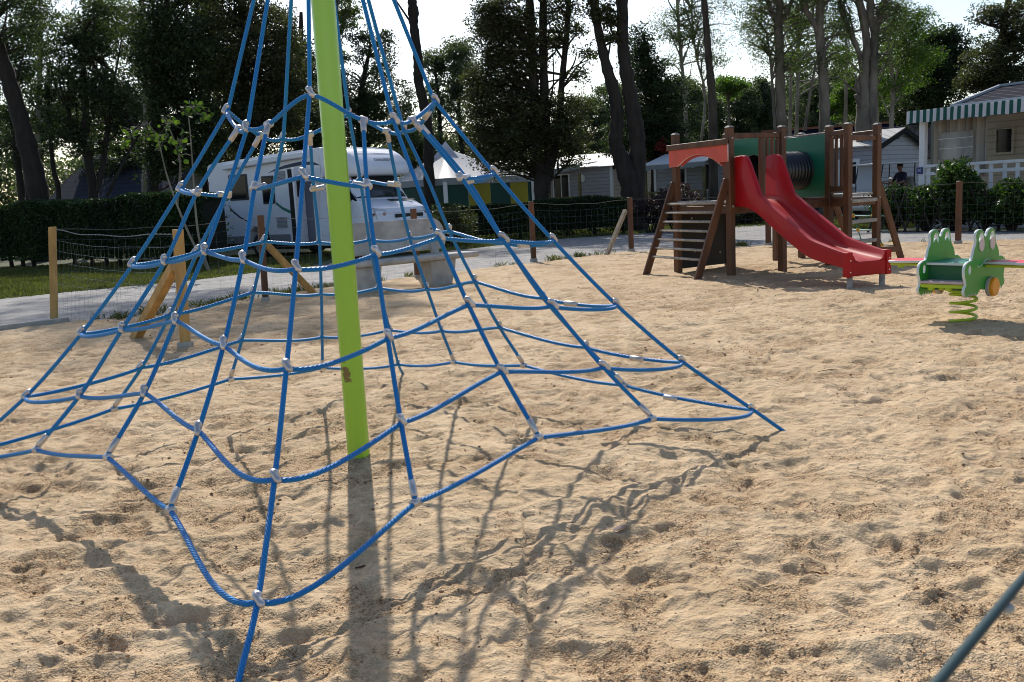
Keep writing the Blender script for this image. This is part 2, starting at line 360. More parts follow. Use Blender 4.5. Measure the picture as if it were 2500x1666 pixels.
def make_sand():
    # rows get wider apart with distance so that far sand costs no more than near sand
    ys = [0.6]
    while ys[-1] < 21.5: ys.append(ys[-1] + max(.007, .0033*ys[-1]))
    ys = np.array(ys); ss = np.arange(-.92, .92, .0019)
    X = ss[None, :]*(ys[:, None]+1.3); Y = np.repeat(ys[:, None], len(ss), 1)
    wx = X + .12*vnoise(X, Y, .35, 11); wy = Y + .12*vnoise(X, Y, .35, 12)
    H = .045*vnoise(X, Y, 1.3, 1) + .028*vnoise(wx, wy, .42, 2)
    n = vnoise(wx, wy*1.25, .21, 3); H += .038*(np.abs(n)*-1.6+.25)
    n = vnoise(wx+.3, wy*1.5, .11, 4); H += .022*(np.abs(n)*-1.5+.2)
    H += .010*vnoise(X, Y, .05, 6)
    n = vnoise(wx*1.1+5, wy*1.6, .060, 5); H += .011*(np.abs(n)*-1.6+.2)
    co = vnoise(wx, wy, .55, 31)*.55 + vnoise(wx, wy*1.4, .19, 32)*.8 + vnoise(wx, wy*1.3, .085, 33)*.7 - H*9
    co = np.clip((co+.18)/.75, 0, 1); co = .08+co*co*(3-2*co)*.86
    H += co*(.010*vnoise(X, Y, .024, 7) + .009*vnoise(X, Y, .013, 8)) + .0032*vnoise(X, Y, .022, 9)
    def dent(cx, cy, a, b, th, dp, rim):
        r_ = 2.2*max(a, b); i0, i1 = np.searchsorted(ys, (cy-r_, cy+r_))
        if i1-i0 < 2: return
        xs = X[i0:i1]; c0 = int((cx-r_)/(ys[i0]+1.3)/.0019+.92/.0019) if cx-r_ < 0 else int((cx-r_)/(ys[i1-1]+1.3)/.0019+.92/.0019)
        c1 = int((cx+r_)/(ys[i0]+1.3)/.0019+.92/.0019)+2 if cx+r_ > 0 else int((cx+r_)/(ys[i1-1]+1.3)/.0019+.92/.0019)+2
        c0 = max(c0, 0); c1 = min(c1, X.shape[1])
        if c1-c0 < 2: return
        dx = X[i0:i1, c0:c1]-cx; dy = Y[i0:i1, c0:c1]-cy
        p = (dx*math.cos(th)+dy*math.sin(th))/a; q = (-dx*math.sin(th)+dy*math.cos(th))/b; rr = np.sqrt(p*p+q*q)
        H[i0:i1, c0:c1] += -dp/(1+rr**4*1.3)*(rr < 2.2) + rim*np.exp(-((rr-1.35)/.35)**2)*(rr < 2.2)
    for _ in range(4500):
        cy = .8 + 19.5*rng.random()**1.25; cx = (rng.random()*2-1)*.75*(cy+1.3)
        big = rng.random()
        if big < .45: dent(cx, cy, rng.uniform(.09, .14), rng.uniform(.04, .06), rng.uniform(0, 3.14), rng.uniform(.008, .019), rng.uniform(.003, .008))
        elif big < .8: dent(cx, cy, rng.uniform(.03, .07), rng.uniform(.02, .045), rng.uniform(0, 3.14), rng.uniform(.005, .012), .002)
        else: dent(cx, cy, rng.uniform(.12, .24), rng.uniform(.07, .12), rng.uniform(-.5, .5), rng.uniform(-.018, .014), .003)
    def mound(cx, cy, r_, h_):
        return h_*np.exp(-((X-cx)**2+(Y-cy)**2)/(r_*r_))
    H += mound(4.05, 7.75, .35, .05) + mound(3.2, 13.3, .3, .03) - mound(1.35, 4.95, .22, .03)*0
    H *= np.clip(1.15-.018*Y, .78, 1)*np.where(H < -.015, .92, .78)
    H = np.clip(H, -.055, .12)
    # keep the feet of things seated
    for cx, cy, rr in ((-.84, 4.75, .12),):
        k = np.exp(-((X-cx)**2+(Y-cy)**2)/(rr*rr)); H = H*(1-k)
    e = np.interp(X, ex, ey) + .10*vnoise(X, Y, .5, 21) + .05*vnoise(X, Y, .14, 22)
    d = e-Y; k = np.clip((d+.08)/.28, 0, 1); H = H*k - .075*(1-k)
    nr, nc = X.shape; V = np.stack([X, Y, H], -1).reshape(-1, 3)
    i = np.arange(nr-1)[:, None]*nc + np.arange(nc-1)[None, :]
    keep = (d[:-1, :-1] > -.25)
    Fq = np.stack([i, i+1, i+1+nc, i+nc], -1)[keep]
    o = mesh_np('sand', V, Fq, sand_m, smooth=True); o['kind'] = 'structure'
    at_ = o.data.attributes.new('coarse', 'FLOAT', 'POINT'); at_.data.foreach_set('value', co.astype(np.float32).ravel())
    return ys, ss, H, co
sand_m = sandmat()
ys_, ss_, SH, SC = make_sand()
def sand_z(x, y):
    i = min(max(int(np.searchsorted(ys_, y)), 0), len(ys_)-1); j = int((x/(ys_[i]+1.3)+.92)/.0019)
    if 0 <= j < SH.shape[1]: return float(SH[i, j])
    return 0.0

def sand_c(x, y):
    i = min(max(int(np.searchsorted(ys_, y)), 0), len(ys_)-1); j = int((x/(ys_[i]+1.3)+.92)/.0019)
    return float(SC[i, j]) if 0 <= j < SH.shape[1] else 0.0
def sheet(name, pts, z, m):
    from mathutils.geometry import tessellate_polygon
    V = [Vector((a, b, z)) for a, b in pts]; T = tessellate_polygon([V])
    T = [t_ if (V[t_[1]]-V[t_[0]]).cross(V[t_[2]]-V[t_[0]]).z > 0 else t_[::-1] for t_ in T]
    me = bpy.data.meshes.new(name); me.from_pydata([tuple(v) for v in V], [], [tuple(t_) for t_ in T])
    me.materials.append(m); o = bpy.data.objects.new(name, me); C.objects.link(o); o['kind'] = 'structure'; return o
sheet('sand_bed', [(-300, -300), (300, -300), (300, 18), (-300, 18)], -.13, sand_m)
soil = mat('meadow_soil', (.055, .075, .022), .95, var=.5, vscale=1.2, bump=.6, bscale=30, col2=(.085, .07, .04))
gr = [(a, b-.12) for a, b in EDGE]
sheet('lawn', [(-400, -40)] + gr + [(400, -40), (900, 900), (-900, 900)], -.035, soil)
grav = mat('gravel', (.34, .325, .31), .9, var=.28, vscale=3.2, bump=.9, bscale=55)
# second, finer speckle on the gravel
t = grav.node_tree; n_ = t.nodes.new('ShaderNodeTexNoise'); n_.inputs['Scale'].default_value = 45; n_.inputs['Detail'].default_value = 4
t.links.new(t.nodes['Texture Coordinate'].outputs['Object'], n_.inputs['Vector'])
cr_ = t.nodes.new('ShaderNodeValToRGB'); cr_.color_ramp.elements[0].position = .35; cr_.color_ramp.elements[0].color = (.6, .6, .6, 1); cr_.color_ramp.elements[1].position = .6
mx_ = t.nodes.new('ShaderNodeMixRGB'); mx_.blend_type = 'MULTIPLY'; mx_.inputs[0].default_value = 1
old = t.nodes['Principled BSDF'].inputs['Base Color'].links[0].from_socket
t.links.new(n_.outputs['Fac'], cr_.inputs[0]); t.links.new(old, mx_.inputs[1]); t.links.new(cr_.outputs[0], mx_.inputs[2]); t.links.new(mx_.outputs[0], t.nodes['Principled BSDF'].inputs['Base Color'])
rp = random.Random(3)
def wob(P, s): 
    out = []
    for (a, b), (c, d) in zip(P[:-1], P[1:]):
        k = max(1, int(math.hypot(c-a, d-b)/.7))
        for i in range(k): out.append((a+(c-a)*i/k+rp.uniform(-s, s), b+(d-b)*i/k+rp.uniform(-s, s)))
    return out+[P[-1]]
sheet('gravel_path', [(a, b-.08) for a, b in EDGE] + wob(FAR, .12)[::-1], -.022, grav)
# path branch that leaves between the mobile homes
sheet('gravel_lane', wob([(4.2, 28.7), (8.3, 29.5), (12.4, 31), (17, 29.5), (30, 24)], .1) + [(31, 25.5), (17, 31.8), (12, 33), (8, 31.6), (4.4, 30.6)], -.018, grav)

# concrete kerb that ends at the first fence post
k = MB(); a = Vector((-14, 4.5, -.03)); b = Vector((-5.72, 11.95, -.03)); k.beam(a, b, .08, .16, Vector((-.67, .74, 0)))
tag(k.build('kerb_strip', conc_l, bevel=.008), kind='structure')

# ------------------------------------------------------------------ rope climbing pyramid
NODES = {"F":[[-0.839,4.238,1.799],[-0.841,3.967,1.436],[-0.84,3.683,1.07],[-0.836,3.376,0.725],[-0.828,3.047,0.403],[-0.817,2.688,0.124]],
"FR1":[[-0.626,4.34,1.688],[-0.599,4.119,1.387],[-0.559,3.937,1.097],[-0.504,3.728,0.767],[-0.447,3.505,0.465],[-0.387,3.285,0.215]],
"FR2":[[-0.5,4.422,1.683],[-0.409,4.326,1.409],[-0.31,4.231,1.14],[-0.189,4.11,0.842],[-0.057,3.984,0.555],[0.09,3.844,0.289]],
"FR3":[[-0.426,4.54,1.695],[-0.208,4.512,1.41],[-0.024,4.483,1.105],[0.195,4.428,0.778],[0.425,4.369,0.476],[0.647,4.31,0.228]],
"R":[[-0.328,4.754,1.796],[-0.055,4.755,1.43],[0.229,4.757,1.076],[0.54,4.757,0.728],[0.873,4.759,0.412],[1.235,4.762,0.137]],
"RB1":[[-0.428,4.965,1.705],[-0.191,4.997,1.398],[-0.012,5.027,1.062],[0.176,5.084,0.749],[0.411,5.142,0.451],[0.627,5.202,0.21]],
"RB2":[[-0.522,5.082,1.684],[-0.414,5.18,1.409],[-0.326,5.276,1.133],[-0.205,5.398,0.831],[-0.075,5.526,0.535],[0.064,5.664,0.271]],
"RB3":[[-0.621,5.165,1.695],[-0.611,5.383,1.41],[-0.58,5.567,1.095],[-0.516,5.777,0.765],[-0.458,6.0,0.466],[-0.403,6.216,0.217]],
"B":[[-0.837,5.264,1.799],[-0.842,5.533,1.452],[-0.857,5.815,1.086],[-0.864,6.123,0.756],[-0.855,6.454,0.427],[-0.857,6.813,0.116]],
"BL1":[[-1.04,5.164,1.699],[-1.087,5.381,1.409],[-1.117,5.565,1.097],[-1.173,5.774,0.769],[-1.236,5.995,0.466],[-1.296,6.213,0.225]],
"BL2":[[-1.165,5.082,1.675],[-1.268,5.176,1.409],[-1.362,5.272,1.129],[-1.485,5.392,0.835],[-1.617,5.518,0.539],[-1.754,5.656,0.28]],
"BL3":[[-1.252,4.961,1.691],[-1.464,4.992,1.393],[-1.66,5.018,1.1],[-1.866,5.074,0.763],[-2.077,5.136,0.467],[-2.293,5.196,0.226]],
"L":[[-1.351,4.748,1.801],[-1.618,4.748,1.432],[-1.902,4.746,1.067],[-2.203,4.747,0.728],[-2.529,4.748,0.412],[-2.904,4.74,0.126]],
"LF1":[[-1.247,4.537,1.694],[-1.465,4.507,1.402],[-1.642,4.477,1.083],[-1.858,4.418,0.775],[-2.074,4.361,0.471],[-2.289,4.304,0.233]],
"LF2":[[-1.175,4.416,1.681],[-1.263,4.321,1.409],[-1.363,4.223,1.133],[-1.484,4.101,0.84],[-1.607,3.974,0.545],[-1.743,3.839,0.302]],
"LF3":[[-1.057,4.336,1.691],[-1.087,4.115,1.402],[-1.114,3.932,1.103],[-1.166,3.724,0.773],[-1.226,3.501,0.477],[-1.285,3.284,0.234]]
}
green_pole = mat('green_pole_paint', (.33, .62, .03), .28, coat=.5)
t = green_pole.node_tree; b_ = t.nodes['Principled BSDF']; g_ = t.nodes.new('ShaderNodeNewGeometry')
n_ = t.nodes.new('ShaderNodeTexNoise'); n_.inputs['Scale'].default_value = 22; n_.inputs['Detail'].default_value = 4; n_.inputs['Roughness'].default_value = .7
t.links.new(g_.outputs['Position'], n_.inputs['Vector'])
sp_ = t.nodes.new('ShaderNodeSeparateXYZ'); t.links.new(g_.outputs['Position'], sp_.inputs[0])
def mth(op, a, b=None, c=None):
    q = t.nodes.new('ShaderNodeMath'); q.operation = op
    for i, v in enumerate((a, b, c)):
        if v is None: continue
        if isinstance(v, (int, float)): q.inputs[i].default_value = v
        else: t.links.new(v, q.inputs[i])
    return q.outputs[0]
dz = mth('ABSOLUTE', mth('SUBTRACT', sp_.outputs['Z'], .46)); dx_ = mth('ABSOLUTE', mth('SUBTRACT', sp_.outputs['X'], -.868))
msk = mth('ADD', mth('MULTIPLY', dz, -2.6), mth('MULTIPLY', dx_, -9)); msk = mth('ADD', msk, mth('MULTIPLY', n_.outputs['Fac'], 1.5)); msk = mth('GREATER_THAN', msk, .61)
n3_ = t.nodes.new('ShaderNodeTexNoise'); n3_.inputs['Scale'].default_value = 3; t.links.new(g_.outputs['Position'], n3_.inputs['Vector'])
mxa = t.nodes.new('ShaderNodeMixRGB'); mxa.inputs[1].default_value = (.34, .63, .035, 1); mxa.inputs[2].default_value = (.30, .57, .04, 1); t.links.new(n3_.outputs['Fac'], mxa.inputs[0])
mxs = t.nodes.new('ShaderNodeMixRGB'); t.links.new(msk, mxs.inputs[0]); t.links.new(mxa.outputs[0], mxs.inputs[1]); mxs.inputs[2].default_value = (.17, .12, .03, 1)
# sand dust on the foot of the pole
t.links.new(mxs.outputs[0], b_.inputs['Base Color'])
rope_m = ropemat('blue_rope', (.001, .205, .68), (.001, .075, .36))

PX, PY = -.8386, 4.7508; PHI = R(-89.69); RR = .0098; TOPZ = 3.05
net = thing('rope_climbing_net', 'tall blue rope climbing pyramid hung from a lime green pole in the sand', 'climbing net', (PX, PY, 0))
MB().tube([(PX, PY, -.3), (PX, PY, 3.1), (PX, PY, 3.11)], [.0585, .0585, .05], 48).build('pole', green_pole, net, smooth=True)
autosmooth(net.children[0])
MB().ball((PX, PY, 3.12), .075, 16, (1, 1, .7)).build('pole_cap', alu, net, smooth=True)
order = ['F', 'FR1', 'FR2', 'FR3', 'R', 'RB1', 'RB2', 'RB3', 'B', 'BL1', 'BL2', 'BL3', 'L', 'LF1', 'LF2', 'LF3']
NV = {k: [Vector(p) for p in v] for k, v in NODES.items()}
cen = Vector((PX, PY, 0))
def outward(p): d = Vector((p.x-PX, p.y-PY, 0)); return d.normalized()
# upright ropes
for i, nm in enumerate(order):
    s, j = divmod(i, 4); P = NV[nm]
    a = PHI + i*math.pi/8
    pts = list(P)
    if j in (0, 2) and False:
        top = Vector((PX+.085*math.cos(a), PY+.085*math.sin(a), TOPZ)); mid = P[0].lerp(top, .5) - outward(P[0])*.02
        pts = [top, mid] + pts
    if j == 0:
        g = Vector((PX+2.25*math.cos(a), PY+2.25*math.sin(a), 0)); g2 = g + (g-P[5]).normalized()*.18
        pts = pts + [g, g2]
        nn = len(pts)
    if j != 0: # pull the last part to the T connector
        pts = [p.copy() for p in pts]
    c = catmull(pts, 10, tens=.45)
    if j in (0, 2):
        top = Vector((PX+.085*math.cos(a), PY+.085*math.sin(a), TOPZ)); c = [top.lerp(P[0], q/16) for q in range(16)] + c
    MB().tube(c, RR, 14, uvs=True).build('rope', rope_m, net, smooth=True)
# ring ropes
def sag(pts, n, amt, closed):
    out = []
    c = catmull(pts, n, closed)
    for q, p in enumerate(c):
        tt = (q % n)/n; out.append(p - Vector((0, 0, amt*4*tt*(1-tt))) + outward(p)*(amt*.25*4*tt*(1-tt)))
    return out
def ringpt(nm, k): return NV[nm][k] - Vector((0, 0, .010)) + outward(NV[nm][k])*(.004)
for k in (0, 2, 3, 4, 5):
    pts = [ringpt(nm, k) for nm in order]
    c = sag(pts, 12, .006 + .0035*k, True); c = c + [c[0], ]
    MB().tube(c, RR, 14, cap=False, uvs=True).build('ring_rope', rope_m, net, smooth=True)
for a, b, c_ in (('LF3', 'F', 'FR1'), ('FR3', 'R', 'RB1'), ('RB3', 'B', 'BL1'), ('BL3', 'L', 'LF1')):
    c = sag([ringpt(a, 1), ringpt(b, 1), ringpt(c_, 1)], 16, .012, False)
    MB().tube(c, RR, 14, uvs=True).build('ring_rope', rope_m, net, smooth=True)
# cast clamps and pressed sleeves
def seg_dir(nm, k):
    P = NV[nm]; a = P[max(k-1, 0)]; b = P[min(k+1, 5)]; return (a-b).normalized()
def ring_dir(i, k):
    a = NV[order[(i+1) % 16]][k]; b = NV[order[(i-1) % 16]][k]; return (a-b).normalized()
def clamp(i, k):
    nm = order[i]; j = i % 4; N_ = NV[nm][k]; t_ = seg_dir(nm, k); g = ring_dir(i, k); o = outward(N_); m = MB()
    sleeved = (k == 5 and j != 0) or (k == 0 and j in (1, 3)) or (k == 1 and j in (1, 3))
    if not sleeved:
        pts = [N_ + t_*.025 + o*.006 - g*.008, N_ + t_*.020 + o*.019 - g*.004, N_ + t_*.006 + o*.016 + g*.004, N_ - t_*.010 + o*.013 + g*.014, N_ - t_*.021 + o*.004 + g*.016]
        m.tube(catmull(pts, 4), [.007]+[.0120]*15+[.007], 12)
        m.ball(N_ + t_*.018 + o*.013, .0150, 12); m.ball(N_ - t_*.014 + g*.012 + o*.006, .0142, 12)
        m.tube([N_+t_*.022+o*.0285, N_+t_*.022+o*.0315], .004, 8)
    elif k in (0, 5):
        d = t_ if k == 5 else -t_
        if k == 5: d = (NV[nm][4]-NV[nm][5]).normalized()
        else: d = (NV[nm][1]-NV[nm][0]).normalized()
        m.tube([N_ + d*.012, N_ + d*.016, N_ + d*.078, N_ + d*.080], [.010, .0136, .0136, .011], 16)
        m.tube([N_-g*.019-Vector((0, 0, .01)), N_-g*.016-Vector((0, 0, .01)), N_+g*.016-Vector((0, 0, .01)), N_+g*.019-Vector((0, 0, .01))], [.012, .018, .018, .012], 14)
    else:
        cn = order[(i-1) % 16] if j == 1 else order[(i+1) % 16]
        d = (NV[cn][k]-N_).normalized(); q = ringpt(nm, k)
        m.tube([q - d*.022, q-d*.018, q + d*.066, q + d*.068], [.010, .0145, .0145, .012], 16)
        m.tube([N_-t_*.02, N_-t_*.016, N_+t_*.016, N_+t_*.02], [.011, .0165, .0165, .011], 14)
    m.build('clamp', alu, net, smooth=True)
for i in range(16):
    for k in range(6):
        if k == 1 and i % 4 == 2: continue
        clamp(i, k)
for k, f in ((0, .5), (2, .6), (3, .6), (4, .45), (5, .62)):   # splice sleeves on the side behind the right-hand corner
    a = ringpt('R', k); b = ringpt('RB1', k); q = a.lerp(b, f) - Vector((0, 0, .006+.0035*k)); d = (b-a).normalized()
    MB().tube([q-d*.040, q-d*.037, q+d*.037, q+d*.040], [.011, .015, .015, .011], 16).build('splice_sleeve', alu, net, smooth=True)

# ------------------------------------------------------------------ play tower with slide
UP = Vector((0, 0, 1))
A, B, C_ = Vector((2.65, 14.45, 0)), Vector((3.2, 13.3, 0)), Vector((4.1, 13.85, 0))
A2, R1, D, E, F, G, R2 = Vector((3.58, 15.05, 0)), Vector((4.52, 15.6, 0)), Vector((4.99, 14.4, 0)), Vector((5.10, 13.92, 0)), Vector((5.74, 14.45, 0)), Vector((5.38, 15.6, 0)), Vector((5.12, 16.15, 0))
tower = thing('play_tower', 'brown timber play tower with green tunnel panels, red arches and rung ladder', 'play tower', (4.1, 14.6, 0))
PW = .1
uh = (C_-B).normalized(); vh = Vector((uh.y, -uh.x, 0))
for p in (A, B, C_, A2, R1, D, E, F, G, R2):
    q = MB().box(p+UP*.95, (PW, PW, 2.3), (uh, vh, UP)).build('post', wood_brown, tower, bevel=.008)
    MB().add([p+uh*(PW*.5*i)+vh*(PW*.5*j)+UP*2.1 for i, j in ((-1, -1), (1, -1), (1, 1), (-1, 1))]+[p+uh*(PW*.28*i)+vh*(PW*.28*j)+UP*2.125 for i, j in ((-1, -1), (1, -1), (1, 1), (-1, 1))],
             [(4, 5, 6, 7), (0, 1, 5, 4), (1, 2, 6, 5), (2, 3, 7, 6), (3, 0, 4, 7)]).build('post_top', wood_grey, q)
    for z in (1.0, 1.95):
        bz = p + vh*(PW*.5+.003) + UP*z
        MB().cyl(bz-vh*.006, bz+vh*.012, .016, 10).build('bolt_cap', wood_grey, q)
def rail(p, q, z, h=.08, w_=.045, off=0.0, name='rail', m=None):
    d = (q-p).normalized(); s = Vector((d.y, -d.x, 0))*off
    return MB().beam(p+d*(PW*.5)+UP*z+s, q-d*(PW*.5)+UP*z+s, w_, h, Vector((d.y, -d.x, 0))).build(name, m or wood_brown, tower, bevel=.006)
def slat(p, q, f, z0, z1, w_=.045):
    c = p.lerp(q, f); d = (q-p).normalized(); MB().beam(c+UP*z0, c+UP*z1, w_, w_, d).build('slat', wood_brown, tower, bevel=.006)
# decks
deck_m = wood_grey
def deck(poly, z=1.06):
    c = sum(poly, Vector())/len(poly); pp = [p + (c-p).normalized()*.03 for p in poly]
    m = MB(); m.add([p+UP*(z-.035) for p in pp]+[p+UP*z for p in pp], [tuple(range(len(pp)))[::-1], tuple(range(len(pp), 2*len(pp)))]+[(i, (i+1) % len(pp), len(pp)+(i+1) % len(pp), len(pp)+i) for i in range(len(pp))])
    m.build('deck', deck_m, tower)
deck([A, B, C_, A2]); deck([R1, D, E, F, G, R2], 1.08)
for p, q in ((A, B), (B, C_), (C_, A2), (A2, A), (R1, D), (D, E), (E, F), (F, G), (G, R2), (R2, R1), (C_, D), (A2, R1)):
    rail(p, q, .955, .12, .045)
# slide-side guard: top rail, middle upright, three slats
rail(B, C_, 1.985, .075)
f1 = B.lerp(C_, .60); MB().beam(f1+UP*1.0, f1+UP*1.945, .09, .045, uh).build('upright', wood_brown, tower, bevel=.006)
for f in (.71, .81, .91): slat(B, C_, f, 1.0, 1.945)
# tower two guards
rail(D, E, 1.99, .08); rail(D, E, 1.16, .08)
for f in (.38, .66): slat(D, E, f, 1.16, 1.99, .04)
rail(E, F, 1.90, .075); rail(G, R2, 1.99, .08); rail(R2, R1, 1.99, .08); rail(R2, R1, 1.16, .08); rail(G, R2, 1.16, .08)
for f in (.2, .4, .6, .8): slat(R2, R1, f, 1.16, 1.99, .04)
rail(F, G, 1.99, .07)
for z in (.97, .66, .35): rail(E, F, z, .055, .09, name='step', m=wood_grey)
# tunnel panels and corrugated tunnel
green_panel = mat('dark_green_board', (.012, .16, .085), .42, var=.08, vscale=3)
green_edge = mat('board_edge', (.30, .33, .30), .5)
ax_t = ((R1-A2).normalized()+(D-C_).normalized()).normalized()
def circ(cx, cy, r, n=36): return [(cx+r*math.cos(2*math.pi*i/n), cy+r*math.sin(2*math.pi*i/n)) for i in range(n)]
TR = .29
for p, q in ((C_, A2), (D, R1)):
    L_ = (q-p).length; d = (q-p).normalized()
    sl = .03
    o = p + UP*1.05
    curve_shape('tunnel_panel', [(.04, 0), (L_-.04, 0), (L_-.04, .95), (.04, .95)], [circ(L_*.5, .42, TR-.02)], o, d, UP, .018, [green_panel, green_edge], tower, .003)
    MB().beam(p+d*.05+UP*2.018, q-d*.05+UP*2.018, .03, .02, Vector((d.y, -d.x, 0))).build('panel_cap', wood_grey, tower, bevel=.004)
ca = C_.lerp(A2, .5)+UP*1.47; cb = D.lerp(R1, .5)+UP*1.47
m = MB(); pts = []; rad = []
n = 66
for i in range(n+1):
    pts.append(ca.lerp(cb, i/n)); rad.append(TR + .014*math.sin(i/n*2*math.pi*15))
m.tube(pts, rad, 40, cap=False)
tun = m.build('tunnel', mat('black_corrugated_tube', (.012, .014, .02), .32, spec=.6), tower, smooth=True)
md = tun.modifiers.new('wall', 'SOLIDIFY'); md.thickness = .012
# red arches either side
red_panel = mat('salmon_red_board', (.72, .11, .07), .5, var=.12, vscale=4, trans=.12)
red_edge = mat('pale_board_edge', (.75, .6, .55), .5)
def arch(p, q, off):
    d = (q-p).normalized(); s = Vector((d.y, -d.x, 0))*off; L_ = (q-p).length+.12; o = p - d*.06 + s + UP*1.615
    pl = [(0, .26), (0, 0), (L_*.15, 0)]
    for i in range(1, 20):
        x_ = -1+2*i/20; pl.append((L_*.50+L_*.34*x_, .15*(1-abs(x_)**2.1)))
    pl += [(L_*.85, 0), (L_*.85, .015), (L_, .015), (L_, .26)]
    curve_shape('arch_panel', pl, [], o, d, UP, .018, [red_panel, red_edge], tower, .001)
    MB().beam(p-d*.08+s*1.25+UP*1.905, q+d*.06+s*1.25+UP*1.905, .045, .085, Vector((d.y, -d.x, 0))).build('rail', wood_brown, tower, bevel=.006)
arch(A, B, .075); arch(A2, A, -.0)
# dark climbing board under the first deck
dd = (A2-A).normalized()
MB().beam(A+dd*.05+UP*.47, A2-dd*.05+UP*.47, .02, .84, Vector((dd.y, -dd.x, 0))).build('climbing_board', mat('black_board', (.012, .010, .009), .6), tower)
for f, z in ((.25, .82), (.55, .55), (.8, .25), (.3, .3)):
    c = A.lerp(A2, f)+Vector((dd.y, -dd.x, 0))*.02+UP*z; MB().cyl(c, c+Vector((dd.y, -dd.x, 0))*.02, .016, 8).build('bolt_cap', wood_grey, tower)
# rung ladder on the left
la, lb = Vector((2.13, 14.42, -.05)), Vector((2.66, 13.12, -.05)); ta, tb = A+Vector((-.04, -.02, 1.38)), B+Vector((-.05, -.02, 1.38))
for p, q in ((la, ta), (lb, tb)): MB().beam(p-(q-p).normalized()*.12, q, .045, .11, (lb-la).normalized()).build('ladder_side', wood_brown, tower, bevel=.006)
for i in range(7):
    z = .27+.132*i; f = (z+.05)/1.43; MB().cyl(la.lerp(ta, f)+(lb-la).normalized()*.02, lb.lerp(tb, f)-(lb-la).normalized()*.02, .019 if i < 6 else .022, 12).build('rung', wood_grey, tower, smooth=True)
MB().beam(A.lerp(B, .12)+UP*1.08+Vector((-.05, 0, 0)), A.lerp(B, .93)+UP*1.08+Vector((-.05, 0, 0)), .08, .03, Vector((1, 0, 0))).build('threshold_board', wood_grey, tower, bevel=.005)
# leaning rope net on the right
lF, lG = Vector((6.27, 14.73, -.05)), Vector((5.93, 15.9, -.05)); tF, tG = F+UP*1.32, G+UP*1.32
for p, q in ((lF, tF), (lG, tG)): MB().beam(p-(q-p).normalized()*.12, q, .05, .1, (lG-lF).normalized()).build('net_side', wood_brown, tower, bevel=.006)
MB().beam(lF.lerp(tF, .16), F+UP*.19, .05, .09, Vector((0, 1, 0))).build('tie_beam', wood_brown, tower, bevel=.005)
rope_g = mat('green_net_rope', (.02, .22, .16), .5); ball_y = mat('yellow_connector', (.75, .42, .01), .4); rope_w = mat('pale_blue_rope', (.25, .50, .52), .5)
nodesN = {}
for i, z in enumerate((.22, .46, .70, .94)):
    f = (z+.05)/1.37; p, q = lF.lerp(tF, f), lG.lerp(tG, f)
    MB().cyl(p, q, .009, 8).build('net_rope', rope_w, tower, smooth=True)
    for j, g in enumerate((.3, .7)): nodesN[i, j] = p.lerp(q, g)
for j in (0, 1):
    pts = [lF.lerp(lG, .3+.4*j)]+[nodesN[i, j] for i in range(4)]+[tF.lerp(tG, .3+.4*j)*.93+F.lerp(G, .5)*.0+Vector((0, 0, 0)) if False else tF.lerp(tG, .3+.4*j)-UP*.25]
    MB().tube(pts, .009, 8).build('net_rope', rope_g, tower, smooth=True)
for v_ in nodesN.values(): MB().ball(v_, .032, 10).build('rope_connector', ball_y, tower, smooth=True)

# slide: moulded red trough, bolted to the slide-side opening
red_pl = mat('red_plastic', (.40, .003, .006), .5, spec=.25, var=.10, vscale=2.5, coat=.12, bump=0)
th_ = R(-13); sv = (vh*math.cos(th_) + uh*math.sin(th_)).normalized(); su = Vector((-sv.y, sv.x, 0))
if su.dot(uh) < 0: su = -su
slide = thing('playground_slide', 'red plastic slide running down from the brown timber play tower', 'slide', (B.x+.35, B.y-.9, 0))
S0 = B + uh*.10; SW = .54
#  s, rail top z, bed z, flare
prof = [(0.0, 1.69, 1.08), (.10, 1.70, 1.08), (.24, 1.70, 1.075), (.31, 1.68, 1.07), (.37, 1.60, 1.055), (.50, 1.37, 1.02), (.62, 1.16, .965), (.70, 1.11, .925), (1.0, .955, .765), (1.3, .80, .61), (1.6, .645, .475), (1.72, .585, .435), (1.85, .55, .405), (2.1, .495, .37), (2.3, .455, .345), (2.43, .43, .33), (2.47, .415, .32)]
secs = []
for s_, zr, zb in prof:
    o = S0 + sv*s_; wl = .045 if s_ > .5 else .03+.03*s_; k_ = min(1, (zr-zb)/.15)
    def P_(u, z): return o + su*u + UP*z
    secs.append([P_(-.03, zb-.085), P_(-.035, zr-.035), P_(-.028, zr-.008), P_(-.008, zr), P_(wl-.012, zr-.002), P_(wl, zr-.022), P_(wl+.012, zb+.06), P_(wl+.035, zb+.018), P_(wl+.08, zb),
                 P_(SW-wl-.08, zb), P_(SW-wl-.035, zb+.018), P_(SW-wl-.012, zb+.06), P_(SW-wl, zr-.022), P_(SW-wl+.012, zr-.002), P_(SW+.008, zr), P_(SW+.028, zr-.008), P_(SW+.035, zr-.035), P_(SW+.03, zb-.085)])
chute = MB().loft(secs, close=True, cap=True).build('chute', red_pl, slide, smooth=True); autosmooth(chute, 50)
